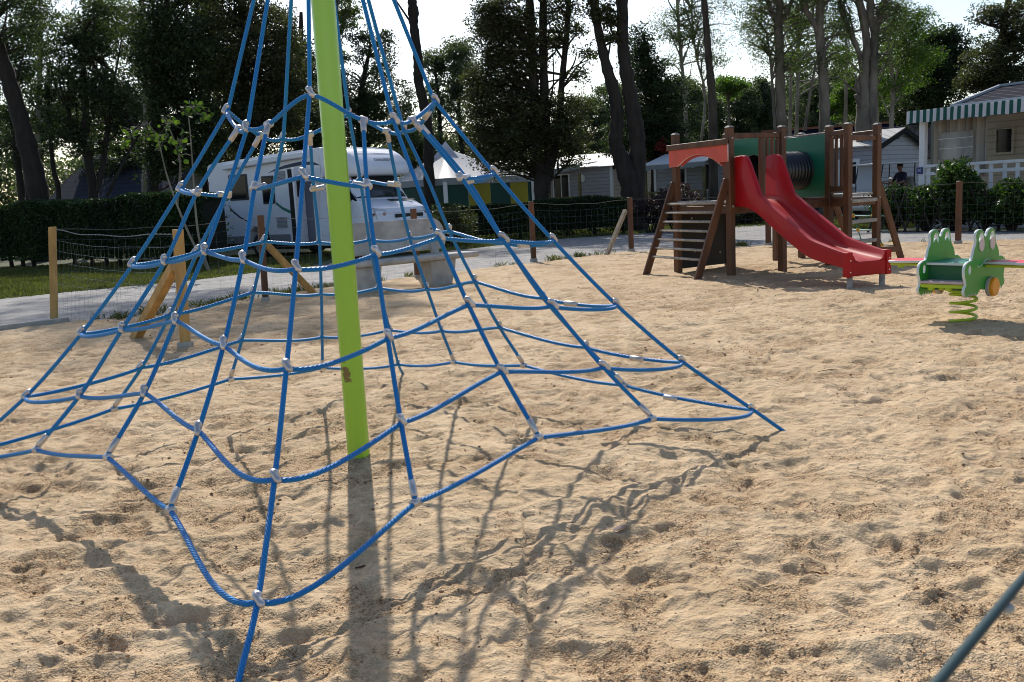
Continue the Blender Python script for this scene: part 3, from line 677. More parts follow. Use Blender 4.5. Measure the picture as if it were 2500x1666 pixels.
# exit box
ob_ = S0 + sv*2.44
MB().box(ob_+su*(-.012)+UP*.29, (.075, .10, .30), (su, sv, UP)).build('exit_side', red_pl, slide, bevel=.012, seg=3)
MB().box(ob_+su*(SW+.012)+UP*.29, (.075, .10, .30), (su, sv, UP)).build('exit_side', red_pl, slide, bevel=.012, seg=3)
MB().box(ob_+su*(SW/2)+sv*.025+UP*.235, (SW-.055, .03, .17), (su, sv, UP)).build('exit_panel', red_pl, slide, bevel=.01, seg=3)
for u in (-.012, SW+.012):
    for z in (.20, .34):
        c = ob_+su*u+sv*.05+UP*z; MB().cyl(c, c+sv*.006, .009, 8).build('bolt', steel, slide)
    c = ob_+su*(u+(.045 if u < .1 else -.045))-sv*.02
    MB().cyl(c-UP*.25, c+UP*.20, .035, 12).build('foot', wood_grey, slide, smooth=True)
MB().box(S0+su*SW*.5+sv*.30+UP*.985, (SW, .05, .09), (su, sv, UP)).build('bearer', wood_brown, slide, bevel=.006)

# ------------------------------------------------------------------ spring rocker
FROG = [(0.066,0.285),(0.051,0.316),(0.069,0.348),(0.09,0.37),(0.082,0.4),(0.057,0.45),(0.052,0.499),(0.074,0.54),(0.129,0.564),(0.191,0.569),(0.211,0.606),(0.231,0.658),(0.263,0.694),(0.272,0.732),(0.258,0.772),(0.279,0.804),(0.305,0.817),(0.33,0.822),(0.36,0.822),(0.388,0.817),(0.425,0.795),(0.438,0.77),(0.451,0.754),(0.486,0.762),(0.496,0.786),(0.53,0.813),(0.555,.821),(0.583,0.822),(0.61,.818),(0.639,0.806),(0.659,0.775),(0.669,0.73),(0.691,0.683),(0.737,0.634),(0.759,0.587),(0.767,0.566),(0.80,.568),(0.83,0.561),(0.889,0.536),(0.904,0.504),(0.894,0.464),(0.878,0.424),(0.869,0.379),(0.895,0.335),(0.887,0.305),(0.85,0.288),(0.832,0.274),(0.799,0.293),(0.775,0.28),(0.743,0.296),(0.676,0.28),(0.493,0.289),(0.362,0.307),(0.329,0.271),(0.301,0.259),(0.282,0.279),(0.26,0.261),(0.236,0.281),(0.214,0.264),(0.19,0.286),(0.175,0.263),(0.145,0.281),(0.118,0.262)]
e2 = Vector((.755, .657, 0)).normalized(); e1 = Vector((e2.y, -e2.x, 0)); Pn = Vector((3.75, 7.67, 0))
toy = thing('spring_rocker', 'green frog-shaped spring rocker for several children with pink side seats', 'spring rocker', (3.95, 8.02, 0))
fg = mat('frog_green_board', (.045, .32, .04), .42, var=.1, vscale=4); fe = mat('frog_pale_edge', (.62, .68, .66), .45)
def ell(cx, cy, a_, b_, n=28): return [(cx+a_*math.cos(2*math.pi*i/n), cy+b_*math.sin(2*math.pi*i/n)) for i in range(n)]
def eyehole(cx, cy):  # crescent hole above the pale eye disc
    o = [(cx+.050*math.cos(a_), cy+.075*math.sin(a_)) for a_ in [math.radians(x) for x in range(-10, 171, 15)]]
    return o + [(cx-.047, cy-.0), (cx-.028, cy+.012), (cx-.005, cy+.028), (cx+.02, cy+.018), (cx+.045, cy-.012)]
holes = [eyehole(.374, .715), eyehole(.598, .715), ell(.155, .492, .021, .034), ell(.845, .50, .02, .03)]
SEP = .385; TH = .024
frogs = []
for o in (Pn, Pn - e1*SEP):
    fr = curve_shape('frog_panel', FROG, holes, o, e2, UP, TH, [fg, fe], toy, .004); frogs.append(fr)
for o, fr, sgn in ((Pn, frogs[0], 1), (Pn - e1*SEP, frogs[1], -1)):
    for cx, cy in ((.374, .690), (.598, .690)):
        poly = ell(cx, cy, .051, .058); MB().prism(poly, o + e1*(sgn*(TH/2+.001)) - (e1*.006 if sgn < 0 else Vector()), e2, UP, .006).build('eye', mat('eye_white', (.62, .55, .52), .5), fr)
    mp = [(0.296,0.523),(0.338,0.502),(0.396,0.517),(0.441,0.543),(0.505,0.557),(0.573,0.537),(0.61,0.523)]
    MB().tube(catmull([o+e1*(sgn*(TH/2+.001))+e2*a_+UP*b2 for a_, b2 in mp], 4), .0035, 6).build('mouth', fe, fr)
    MB().cyl(o+e1*sgn*.012+e2*.55+UP*.315, o+e1*sgn*.075+e2*.55+UP*.315, .082, 28).build('foot_disc', mat('orange_disc', (.75, .30, .012), .4), fr, bevel=.008)
    MB().cyl(o+e1*sgn*.012+e2*.55+UP*.315, o+e1*sgn*.045+e2*.55+UP*.315, .088, 28).build('foot_disc_rim', mat('grey_disc', (.35, .36, .36), .5), fr, bevel=.006)
    # outward seat
    c = o + e2*.53 + e1*sgn*.02 + UP*.53
    pts = [(-.12, 0), (.12, 0), (.115, .12), (.14, .22), (.17, .31), (.15, .40), (.08, .44), (-.08, .44), (-.15, .40), (-.17, .31), (-.14, .22), (-.115, .12)]
    if sgn < 0: Z_ = -e1
    else: Z_ = e1
    curve_shape('side_seat', pts, [], c, e2, Z_, .022, [mat('pink_red_board', (.72, .05, .07), .45), fe], toy, .005)
    MB().beam(c+Z_*.0-UP*.028, c+Z_*.42-UP*.028, .17, .022, e2).build('seat_bearer', mat('lime_steel', (.38, .55, .02), .4), toy, bevel=.004)
    MB().cyl(c+Z_*.36-UP*.065, c+Z_*.36-UP*.03, .03, 12).build('seat_knob', mat('lime_steel', (.38, .55, .02), .4), toy)
lime = mat('lime_steel', (.38, .55, .02), .4)
mid = Pn - e1*(SEP/2)
teal = mat('teal_seat_board', (.02, .25, .16), .45)
def plank(name, t0, t1, z, th, m): MB().box(mid+e2*((t0+t1)/2)+UP*z, (SEP-TH, t1-t0, th), (e1, e2, UP)).build(name, m, toy, bevel=.004)
plank('seat_board', .20, .66, .535, .022, [teal]); MB().box(mid+e2*.197+UP*.535, (SEP-TH, .004, .020), (e1, e2, UP)).build('seat_edge', fe, toy)
MB().box(mid+e2*.245+UP*.415, (SEP-TH, .02, .22), (e1, e2, UP)).build('back_board', mat('dark_frog_green', (.012, .13, .05), .45), toy)
plank('foot_board', .075, .24, .385, .022, [mat('mauve_board', (.50, .38, .38), .5)]); plank('foot_bearer', .08, .22, .355, .03, [lime])
plank('foot_board', .68, .84, .385, .022, [mat('mauve_board', (.50, .38, .38), .5)])
plank('base_plate', .28, .60, .318, .03, [lime])
for t0, u in ((.12, -.1), (.17, -.03), (.12, .05)): MB().cyl(mid+e2*t0+e1*u+UP*.315, mid+e2*t0+e1*u+UP*.345, .03, 12).build('seat_knob', lime, toy)
m = MB(); pts = []
for i in range(0, 4*24+1):
    a_ = 2*math.pi*i/24; pts.append(Vector((3.955+.105*math.cos(a_), 8.02+.105*math.sin(a_), -.01+.31*i/96)))
m.tube(pts, .0125, 10).build('spring', lime, toy, smooth=True)
MB().cyl((3.955, 8.02, .28), (3.955, 8.02, .315), .125, 24).build('spring_plate', lime, toy)

# ------------------------------------------------------------------ concrete bench
Q0 = Vector((-2.18, 13.7, 0)); Q1 = Vector((-1.125, 14.55, 0)); bd = (Q1-Q0).normalized(); bn = Vector((-bd.y, bd.x, 0))
bench = thing('concrete_bench', 'grey moulded concrete bench with a rounded backrest behind the net', 'bench', tuple(Q0.lerp(Q1, .5)))
L0, L1 = -.42, (Q1-Q0).length+.68
def bsec(t_): # seat cross-section
    o = Q0+bd*t_; return [o+bn*a_+UP*z for a_, z in ((-.23, .395), (-.245, .43), (-.235, .462), (-.20, .475), (.17, .465), (.20, .455), (.20, .40), (.15, .385), (-.18, .380))]
MB().loft([bsec(L0+.0), bsec(L0+.02), bsec(L1-.02), bsec(L1)], close=True).build('seat', conc, bench, bevel=.012, seg=2)
o = Q0 + bn*.27
pl = []
W_ = L1-L0-.62
for cx, cy, a0 in ((.14, .14, 180), (W_-.14, .14, 270), (W_-.22, .50-.22, 0), (.22, .50-.22, 90)):
    r_ = .14 if a0 in (180, 270) else .22
    for i in range(7): a_ = R(a0+15*i); pl.append((cx+r_*math.cos(a_), cy+r_*math.sin(a_)))
lean = (UP*math.cos(.16)+bn*math.sin(.16)).normalized()
curve_shape('backrest', pl, [], o+bd*(L0+.33)+UP*.53, bd, lean, .075, [conc], bench, .015)
for q in (Q0, Q1):
    # foot: tapered slab with a hole under the seat
    fo = q - bn*.21
    foot_pl = [(-.26, 0), (.26, 0), (.34, .30), (.40, .395), (-.24, .395), (-.24, .2)]
    MB().prism([(-.17, -.08), (.15, -.08), (.25, .25), (.27, .385), (-.21, .385), (-.20, .2)], q-bn*.17, bd, UP, -.36).build('foot', conc, bench, bevel=.012)
for a_ in (L0+.25, L1-.55):
    c = Q0+bd*a_+bn*.13; MB().beam(c+UP*.30, c+bn*.19+UP*.80, .12, .08, bd).build('back_bracket', conc, bench, bevel=.01)
for a_ in (L1-.55,):
    for z in (.72, .86):
        c = Q0+bd*a_+bn*.268+UP*z; MB().cyl(c-bn*.02+lean*0, c+bn*.0, .012, 8).build('bolt', rubber, bench)

# ------------------------------------------------------------------ fence
FP = [('raw', (-6.1, 12.35), 1.22, .095), ('brown', (-3.52, 13.33), 1.22, .085), ('brown', (-1.57, 16.01), 1.18, .09), ('brown', (.52, 18.68), 1.18, .09), ('brown', (2.69, 20.18), 1.15, .09), ('brown', (5.55, 19.75), 1.15, .09), ('brown', (8.51, 17.52), 1.16, .085), ('brown', (12.2, 16.1), 1.16, .09)]
fence = thing('mesh_fence', 'long wire mesh fence on brown timber posts between sand and gravel', 'fence', (-6.1, 12.35, 0))
gate = thing('mesh_fence', 'short wire mesh panel ending at the raw pine post nearest the net', 'fence', (-3.26, 9.17, 0))
rf = random.Random(8)
def post(par, kind, p, h, w_, lean=0.0):
    m = wood_raw if kind == 'raw' else wood_brown; p = Vector((*p, 0)); UP = Vector((lean, 0, 1)).normalized(); d = Vector((math.cos(.4), math.sin(.4), 0)); s = Vector((-d.y, d.x, 0))
    MB().box(p+UP*(h/2-.15), (w_, w_, h+.3), (d, s, UP)).build('post', m, par, bevel=.006)
    if kind != 'raw': MB().box(p+UP*.0, (w_*1.35, w_*1.35, .10), (d, s, UP)).build('post_footing', conc_l, par, bevel=.01)
def meshrun(par, a_, b_, ha, hb):
    a_ = Vector((*a_, 0)); b_ = Vector((*b_, 0)); L_ = (b_-a_).length; n = int(L_/.15); m = MB()
    zs = [.03, .12, .22, .33, .45, .58, .72, .86, .99]
    def P(f, z): 
        k = math.sin(f*math.pi)
        return a_.lerp(b_, f) + UP*(z*(ha+(hb-ha)*f)/1.16 - .045*k*z) + Vector(((.105*z*(1-f) if abs(a_.x+6.1) < .01 else 0), 0, 0)) + Vector((b_.y-a_.y, a_.x-b_.x, 0)).normalized()*(.015*math.sin(f*9+z*4))
    for z in zs:
        j = [P(i/(n//2), z) + UP*rf.uniform(-.006, .006) for i in range(n//2+1)]; m.tube(j, .0013, 3, cap=False)
    for i in range(1, n):
        f = (i+rf.uniform(-.12, .12))/n; zz = [P(f, z)+Vector((rf.uniform(-.006, .006), rf.uniform(-.006, .006), 0)) for z in zs]; m.tube(zz, .0009, 3, cap=False)
    m.build('wire_mesh', wire_m, par)
    for z in (1.12,):
        m = MB()
        for ph in (0, math.pi):
            pts = [P(i/80, z)+UP*(.004*math.sin(i*1.3+ph)+.008*math.sin(i*.21))+Vector((.004*math.cos(i*1.3+ph), 0, 0)) for i in range(81)]
            m.tube(pts, .0021, 4, cap=False)
        m.build('strand_wire', wire_m, par)
for i_, q in enumerate(FP): post(fence, *q, lean=(.105, .03)[i_] if i_ < 2 else 0)
for (k0, a_, ha, _), (k1, b_, hb, _) in zip(FP[:-1], FP[1:]): meshrun(fence, a_, b_, ha, hb)
post(gate, 'raw', (-3.26, 9.17), 1.15, .10, .04); meshrun(gate, (-6.1, 12.35), (-3.26, 9.17), 1.22, 1.15)
MB().beam(Vector((-4.10, 10.0, -.03)), Vector((-3.33, 9.3, .78)), .095, .095, Vector((.7, -.7, 0))).build('brace', wood_raw, gate, bevel=.006)
MB().beam(Vector((-2.98, 14.15, -.03)), Vector((-3.45, 13.40, .80)), .09, .09, Vector((.5, -.8, 0))).build('brace', wood_raw, fence, bevel=.006)
MB().beam(Vector((2.05, 19.4, -.05)), Vector((2.58, 20.1, .88)), .08, .08).build('brace', mat('grey_pine', (.36, .27, .17), .7, var=.3), fence, bevel=.006)
MB().beam(Vector((6.75, 18.9, -.05)), Vector((5.75, 19.6, .95)), .09, .09).build('brace', wood_raw, fence, bevel=.006)
MB().box(Vector((-3.26, 9.17, 0)), (.13, .13, .08)).build('post_footing', conc_l, gate, bevel=.012)

# blurred line close to the lens: the green wire of the fence the photographer leans over
wp0 = Vector((0, 0, CAMH)) + ray(2500, 1410)*.60; wp1 = Vector((0, 0, CAMH)) + ray(2290, 1666)*.46
wd = (wp1-wp0)
teal_w = mat('teal_coated_wire', (.003, .035, .045), .7)
nw = thing('coated_wire', 'dark teal coated wire crossing the lower right corner close to the lens', 'wire', tuple(wp0))
MB().tube([wp0-wd*9, wp0, wp1, wp1+wd*1.2], .0029, 12).build('strand', teal_w, nw, smooth=True)
kn = wp0.lerp(wp1, .28)
MB().ball(kn - up*.0042 + rt*.0015, .0042, 10, (1.2, .8, .8)).build('wire_knot', mat('dull_tin', (.30, .34, .36), .5), nw, smooth=True)
# little leavings on the sand
def leaf(p, L_, w_, yaw, col, name, lab, cat, z=.012):
    m = MB(); d = Vector((math.cos(yaw), math.sin(yaw), 0)); s = Vector((-d.y, d.x, 0)); p = Vector(p)
    base = [(-.5, 0, 0), (-.25, .42, .16), (.1, .5, .2), (.35, .3, .14), (.5, 0, .02), (.35, -.3, .14), (.1, -.5, .2), (-.25, -.42, .16)]
    top = [p+d*(a_*L_)+s*(b_*w_)+UP*(c_*w_*.8+.002) for a_, b_, c_ in base]; ctr = p+UP*.004
    n = len(top); m.add(top+[ctr]+[q-UP*.0018 for q in top]+[ctr-UP*.0018], [(i, (i+1) % n, n) for i in range(n)]+[(n+1+(i+1) % n, n+1+i, 2*n+1) for i in range(n)]+[(i, n+1+i, n+1+(i+1) % n, (i+1) % n) for i in range(n)])
    o = m.build(name, mat(name+cat+str(round(col[0], 2)), col, .6)); tag(o, lab, cat); return o
g0 = at(1515, 1338, 3.45); x_, y_ = g0.x, 3.45; leaf((x_, y_, sand_z(x_, y_)+.008), .085, .032, .75, (.16, .10, .09), 'dead_leaf', 'curled brown dead leaf lying on the sand right of the net', 'leaf')
m = MB(); p = Vector((-.62, 3.25, sand_z(-.62, 3.25)+.006)); m.tube([p, p+Vector((.03, .004, .004)), p+Vector((.055, .012, .002)), p+Vector((.085, .012, .006))], [.003, .004, .003, .002], 6)
tag(m.build('twig', mat('twig_bark', (.07, .03, .02), .8), smooth=True), 'short dark twig lying across the shadow of the green pole', 'twig')

for i_, (px_, Y_, yaw_, L_, lab) in enumerate(((1375, 4.9, .1, .10, 'thin dark twig on the sand inside the right part of the net'), (1130, 4.35, 2.2, .06, 'short twig on the sand below the green pole foot'), (2020, 6.2, .3, .16, 'long thin twig half buried left of the spring rocker'), (1990, 2.95, 2.7, .045, 'small dark bark chip in the sand at lower right'))):
    x_ = gx(px_, Y_); z_ = sand_z(x_, Y_)+.005; d_ = Vector((math.cos(yaw_), math.sin(yaw_), 0)); p_ = Vector((x_, Y_, z_))
    tag(MB().tube([p_-d_*L_*.5, p_-d_*L_*.15+Vector((.003, .004, .003)), p_+d_*L_*.2+Vector((-.002, .003, .004)), p_+d_*L_*.5], [.0015, .0028, .0026, .0012], 6).build('twig', mat('twig_bark', (.07, .03, .02), .8), smooth=True), lab, 'twig')
# ------------------------------------------------------------------ foliage
def leaf_cards(rg, cen_, rad_, n, size, asp=.5, droop=0.0, flat=0.0):
    """n small leaf quads spread inside the clump (centre, radii)"""
    p = rg.normal(size=(n, 3)); p /= np.linalg.norm(p, axis=1)[:, None]; p *= rg.random((n, 1))**.45
    P = np.asarray(cen_)[None, :] + p*np.asarray(rad_)[None, :]
    a = rg.normal(size=(n, 3)); a[:, 2] = a[:, 2]*(1-flat)-droop; a /= np.linalg.norm(a, axis=1)[:, None]
    b = rg.normal(size=(n, 3)); b[:, 2] *= (1-flat*.7); b -= a*np.sum(a*b, 1)[:, None]; b /= np.linalg.norm(b, axis=1)[:, None]
    s = size*rg.uniform(.6, 1.4, (n, 1)); a = a*s*.5; b = b*s*.5*asp
    return np.stack([P-a, P+b*.9-a*.1, P+a, P-b*.9-a*.1], 1)
def quads_obj(name, Q, m, parent=None, origin=(0, 0, 0)):
    Q = np.concatenate(Q) if isinstance(Q, list) else Q
    V = Q.reshape(-1, 3) - np.asarray(origin)[None, :]; n = len(Q)
    return mesh_np(name, V, np.arange(n*4).reshape(-1, 4), m, parent)

L_dark = leafmat('dark_conifer_leaf', (.012, .022, .010), (.050, .072, .028), .32)
L_olive = leafmat('olive_conifer_leaf', (.018, .025, .012), (.080, .082, .035), .35)
L_pine = leafmat('grey_pine_needle', (.028, .042, .024), (.11, .13, .07), .38)
L_light = leafmat('poplar_leaf', (.030, .050, .016), (.13, .17, .055), .45, tcol=(1.3, 1.5, .8))
L_mid = leafmat('broad_leaf', (.028, .052, .012), (.11, .18, .035), .5, tcol=(1.5, 1.8, .7))
L_hedge = leafmat('hedge_leaf', (.006, .016, .006), (.030, .062, .014), .25)
L_laurel = leafmat('laurel_leaf', (.008, .022, .006), (.050, .095, .018), .32, rough=.4)
L_purple = leafmat('purple_leaf', (.012, .010, .010), (.055, .035, .030), .25, tcol=(1.6, 1.0, .9))
L_red = leafmat('red_leaf', (.10, .012, .015), (.35, .06, .06), .4, tcol=(1.4, .8, .8))
bark_d = mat('dark_bark', (.030, .023, .018), .95, var=.5, vscale=5, bump=.9, bscale=14, stretch=(1, 1, .25))
bark_m = mat('poplar_bark', (.16, .135, .105), .9, var=.55, vscale=3.5, bump=.8, bscale=16, stretch=(1, 1, .35))
bark_b = mat('brown_bark', (.075, .06, .046), .95, var=.6, vscale=4, bump=.9, bscale=12, stretch=(1, 1, .3))
bark_p = mat('pale_bark', (.27, .235, .18), .85, var=.45, vscale=4, bump=.5, bscale=20, stretch=(1, 1, .4))

def tree(name, label, Y, trunks, crowns, bark, leafm, seed, base_px=None, leaf=.11, clump=.55, dens=1.0, group='trees behind the playground', asp=.5, cards=105, twigs=1.0, flat=.2, cat='tree', droop=.1):
    """trunks: lists of (column, row, radius m); crowns: (column, row, rx, ry, clumps, depth scale) all at depth Y"""
    rg = np.random.default_rng(seed); rr = random.Random(seed)
    bx = gx(base_px if base_px is not None else trunks[0][0][0], Y, -.04); base = Vector((bx, Y, -.04))
    root = thing(name, label, cat, tuple(base), group=group)
    m = MB(); lines = []
    for ti, tk in enumerate(trunks):
        pts = [at(a, b, Y) for a, b, r_ in tk]; rads = [r_ for _, _, r_ in tk]
        if ti == 0 or tk[0][1] == 'g' : pass
        if ti == 0:
            pts = [base-UP*.1, base+UP*.15] + pts; rads = [rads[0]*1.45, rads[0]*1.2] + rads
        off = Vector((0, rr.uniform(-.25, .25) if ti else 0, 0))
        pts = [pts[0]]+[p+off*(i/len(pts)) for i, p in enumerate(pts)][1:]
        c = catmull(pts, 7, tens=.5); k = len(c); cr = []
        for i in range(k):
            f = i/(k-1)*(len(rads)-1); j = min(int(f), len(rads)-2); cr.append((rads[j]*(1-(f-j))+rads[j+1]*(f-j))*(1+.07*math.sin(i*1.7+seed)+rr.uniform(-.05, .06)))
        m.tube(c, cr, 12); lines.append((c, cr))
    Q = []; depth = 1.0
    allp = [p for c, _ in lines for p in c[2:]]
    for cw in crowns:
        px_, py_, rx, ry, nc = cw[:5]; cc = at(px_, py_, Y); sx = rx/F_PX*Y; sz = ry/F_PX*Y; sy = min(sx, 3.2)*(cw[5] if len(cw) > 5 else 1)
        for i in range(int(nc*dens)):
            d = rg.normal(size=3); d /= np.linalg.norm(d); d *= rg.random()**.38
            p = Vector((cc.x+d[0]*sx, cc.y+d[1]*sy, cc.z+d[2]*sz))
            if p.z < .5: continue
            s_ = clump*rr.uniform(.6, 1.25)
            Q.append(leaf_cards(rg, p, (s_, s_, s_*.55), int(cards*rr.uniform(.6, 1.3)), leaf, asp, droop, flat))
            if rr.random() < .32*twigs and allp:
                q = min(rr.sample(allp, min(14, len(allp))), key=lambda a: (a-p).length + (2.5 if a.z > p.z else 0))
                if (q-p).length < 7: 
                    mid_ = q.lerp(p, .5)+Vector((rr.uniform(-.2, .2), 0, rr.uniform(-.1, .3)))
                    m.tube(catmull([q, mid_, p], 3), [.045, .04, .035, .03, .025, .016, .010], 5)
    m.build('trunk', bark, root, smooth=True)
    if Q: quads_obj('crown', Q, leafm, root, origin=tuple(base))
    return root

T = tree
T('pine_tree', 'thick dark pine trunk leaning left at the far left edge', 31, [[(95, 480, .32), (70, 370, .29), (38, 250, .26), (6, 150, .24), (-50, 0, .2), (-110, -160, .16)]], [(30, 20, 100, 95, 46), (-60, -150, 160, 120, 40), (-120, -330, 200, 140, 50), (40, -260, 160, 90, 34), (330, -640, 190, 150, 70), (620, -660, 210, 140, 150), (600, -820, 150, 110, 50), (120, -600, 170, 130, 50)], bark_d, L_dark, 1, base_px=108, flat=.4)
T('pine_tree', 'slender dark tree between the leaning trunk and the left edge', 36, [[(52, 470, .13), (35, 330, .11), (20, 200, .09), (10, 60, .07)]], [(25, 170, 62, 90, 44), (20, 330, 60, 80, 26), (70, 110, 50, 70, 24)], bark_d, L_dark, 2, base_px=60)
T('pine_tree', 'dark many-stemmed conifer rising above the left hedge', 32, [[(228, 480, .16), (215, 380, .14), (208, 250, .11), (200, 90, .07)], [(236, 470, .10), (250, 400, .09), (262, 300, .07), (275, 180, .04)], [(262, 480, .06), (290, 420, .05), (320, 360, .04), (345, 300, .03)], [(222, 400, .06), (190, 330, .05), (160, 250, .03)]], [(200, 150, 80, 95, 62), (150, 290, 50, 60, 20), (270, 250, 62, 80, 40), (215, 350, 70, 30, 12), (240, 60, 60, 60, 26)], bark_d, L_dark, 3, dens=1.5, clump=.5)
T('pine_tree', 'narrow dark conifer with a bare bent stem above the left hedge', 33, [[(143, 470, .09), (132, 420, .08), (124, 350, .07), (118, 250, .05), (120, 160, .04)]], [(125, 215, 42, 80, 26), (105, 330, 34, 40, 10)], bark_d, L_dark, 31, clump=.4)
T('poplar_tree', 'pale leafy poplar showing sky through its crown at far left', 48, [[(92, 430, .14), (95, 250, .12), (100, 60, .08)]], [(95, 55, 75, 85, 52), (60, 200, 50, 80, 20)], bark_m, L_light, 4, leaf=.11, cards=110, dens=1.25, clump=.7, group='poplars behind the playground')
T('poplar_tree', 'tall leafy poplar with a thin pale stem left of the net', 46, [[(352, 440, .12), (356, 250, .10), (350, 90, .08), (345, -60, .05)]], [(320, 60, 85, 100, 74), (375, 140, 60, 90, 36), (250, 40, 70, 60, 30), (400, 230, 36, 60, 12)], bark_p, L_light, 5, leaf=.11, cards=110, dens=1.25, clump=.65, group='poplars behind the playground')
T('cypress_tree', 'broad dark cypress behind the rear of the motorhome', 35, [[(375, 450, .20), (380, 300, .17), (390, 100, .12)], [(400, 440, .10), (430, 330, .08), (450, 220, .05)]], [(430, 130, 100, 150, 150), (450, 320, 90, 110, 90), (390, 380, 60, 60, 26), (430, -60, 90, 80, 40)], bark_d, L_dark, 6, dens=1.5, clump=.6, leaf=.13)
T('cypress_tree', 'wide brown-green cypress directly behind the motorhome roof', 37, [[(600, 420, .25), (598, 200, .2), (590, 0, .15)]], [(600, 120, 110, 170, 190), (610, 300, 110, 90, 110), (690, 200, 60, 140, 60), (560, -60, 110, 70, 50)], bark_d, L_olive, 7, dens=1.5, clump=.6, leaf=.12)
T('cypress_tree', 'tall dark cypress rising beside the left edge of the pole', 44, [[(735, 420, .2), (735, 200, .15), (735, 30, .08)]], [(730, 230, 50, 160, 90), (745, 360, 60, 50, 30)], bark_d, L_dark, 8, dens=1.5, clump=.6, leaf=.14)
T('poplar_tree', 'light leafy crown just right of the top of the pole', 45, [[(800, 420, .12), (815, 200, .10), (820, 20, .07)]], [(835, 10, 42, 70, 40), (800, -40, 50, 50, 20), (820, 110, 26, 40, 9)], bark_m, L_light, 9, leaf=.14, clump=.5, group='poplars behind the playground')
T('cypress_tree', 'dark cypress with pointed tops behind the motorhome cab', 42, [[(880, 420, .2), (880, 250, .14), (905, 110, .05)]], [(850, 260, 62, 130, 100), (915, 300, 68, 120, 96), (930, 160, 26, 60, 20), (945, 100, 14, 40, 7), (880, 110, 40, 36, 14), (985, 330, 36, 90, 34), (990, 240, 18, 40, 7)], bark_d, L_dark, 10, clump=.5, leaf=.12)
T('pine_tree', 'knobbly bare pine trunk standing against white sky above the tent', 36, [[(1047, 420, .20), (1046, 330, .19), (1036, 260, .19), (1022, 200, .17), (1022, 165, .20), (1018, 120, .16), (1010, 60, .165), (1009, 28, .21), (1005, -10, .15), (998, -120, .13)]], [(1000, -190, 120, 60, 50), (960, -120, 80, 30, 20)], bark_d, L_dark, 11, base_px=1053)
T('pine_tree', 'grey-green pine with an open crown behind the tent', 58, [[(1075, 400, .15), (1072, 260, .12), (1062, 170, .08)], [(1130, 400, .13), (1120, 260, .1), (1125, 150, .06)]], [(1062, 150, 34, 34, 22), (1120, 150, 56, 52, 62), (1075, 235, 52, 50, 44), (1140, 260, 50, 70, 50), (1090, 340, 62, 50, 34)], bark_d, L_pine, 12, clump=.6, leaf=.16)
T('cypress_tree', 'huge dark cypress with three stems standing beside the tent', 33, [[(1322, 475, .26), (1312, 380, .2), (1305, 250, .17), (1298, 100, .15), (1290, -60, .12)], [(1330, 470, .2), (1338, 380, .16), (1330, 250, .15), (1326, 80, .14), (1328, -60, .1)], [(1342, 430, .12), (1362, 330, .12), (1372, 200, .11), (1384, 80, .1), (1392, -60, .08)], [(1310, 430, .06), (1285, 400, .05), (1262, 360, .04)], [(1345, 440, .05), (1380, 405, .035), (1410, 370, .02)]],
  [(1215, 70, 56, 82, 92), (1190, 190, 36, 50, 34), (1210, 215, 72, 90, 120), (1205, 330, 66, 74, 96), (1290, 300, 90, 90, 150), (1270, 120, 66, 110, 90), (1375, 60, 58, 60, 40), (1440, 130, 34, 26, 7), (1405, 185, 26, 22, 7), (1400, 260, 50, 40, 26), (1360, 340, 70, 46, 60), (1240, 395, 76, 40, 50), (1320, -60, 150, 60, 70), (1395, 395, 40, 14, 6)], bark_d, L_olive, 13, clump=.48, leaf=.10, flat=.45)
T('pine_tree', 'thick forked pine trunk between the tent and the play tower', 31, [[(1545, 470, .40), (1522, 400, .30), (1503, 350, .22), (1507, 290, .22), (1500, 230, .21), (1480, 160, .17), (1462, 80, .14), (1448, 0, .12), (1440, -80, .1)], [(1552, 480, .30), (1556, 410, .27), (1556, 350, .27), (1547, 280, .27), (1533, 200, .22), (1521, 110, .19), (1520, 30, .18), (1518, -80, .17)]], [(1472, 20, 40, 36, 12), (1490, 75, 32, 42, 10), (1420, -60, 110, 50, 34), (1530, -150, 130, 60, 50)], bark_d, L_olive, 14, base_px=1547, clump=.35)
T('cypress_tree', 'dark cone-shaped cypress right of the forked pine trunk', 41, [[(1600, 400, .2), (1595, 250, .15), (1575, 100, .05)]], [(1560, 105, 26, 34, 18), (1575, 170, 52, 52, 52), (1595, 250, 78, 70, 120), (1600, 330, 92, 60, 110), (1530, 330, 60, 60, 40), (1650, 380, 60, 30, 24), (1640, 210, 26, 24, 10)], bark_d, L_dark, 15, clump=.5, leaf=.12)
for i, (px_, lab) in enumerate(((1637, 'leftmost thin dark trunk under the cone-shaped cypress'), (1655, 'second thin dark trunk under the cone-shaped cypress'), (1668, 'thin dark trunk left of the pale poplar stem, behind the first mobile home'))):
    T('slender_tree', lab, 43, [[(px_, 400, .08), (px_-4, 280, .07), (px_-6, 200, .05)]], [], bark_d, L_dark, 160+i, group='thin trunks near the cypress')
T('poplar_tree', 'tall poplar with pale thin stem and airy crown above the red arch', 46, [[(1676, 345, .10), (1672, 240, .09), (1662, 130, .08), (1655, 40, .07), (1650, -80, .06)], [(1712, 345, .07), (1722, 230, .06), (1700, 130, .05), (1690, 20, .04)]], [(1645, 60, 52, 62, 50), (1700, 50, 50, 60, 46), (1730, 130, 44, 56, 24), (1770, 30, 24, 40, 10), (1765, 150, 34, 14, 6), (1650, 150, 22, 22, 6), (1670, -60, 90, 50, 40), (1690, 200, 20, 26, 5)], bark_p, L_light, 17, leaf=.085, clump=.68, cards=60, dens=1.5, group='poplars behind the playground')
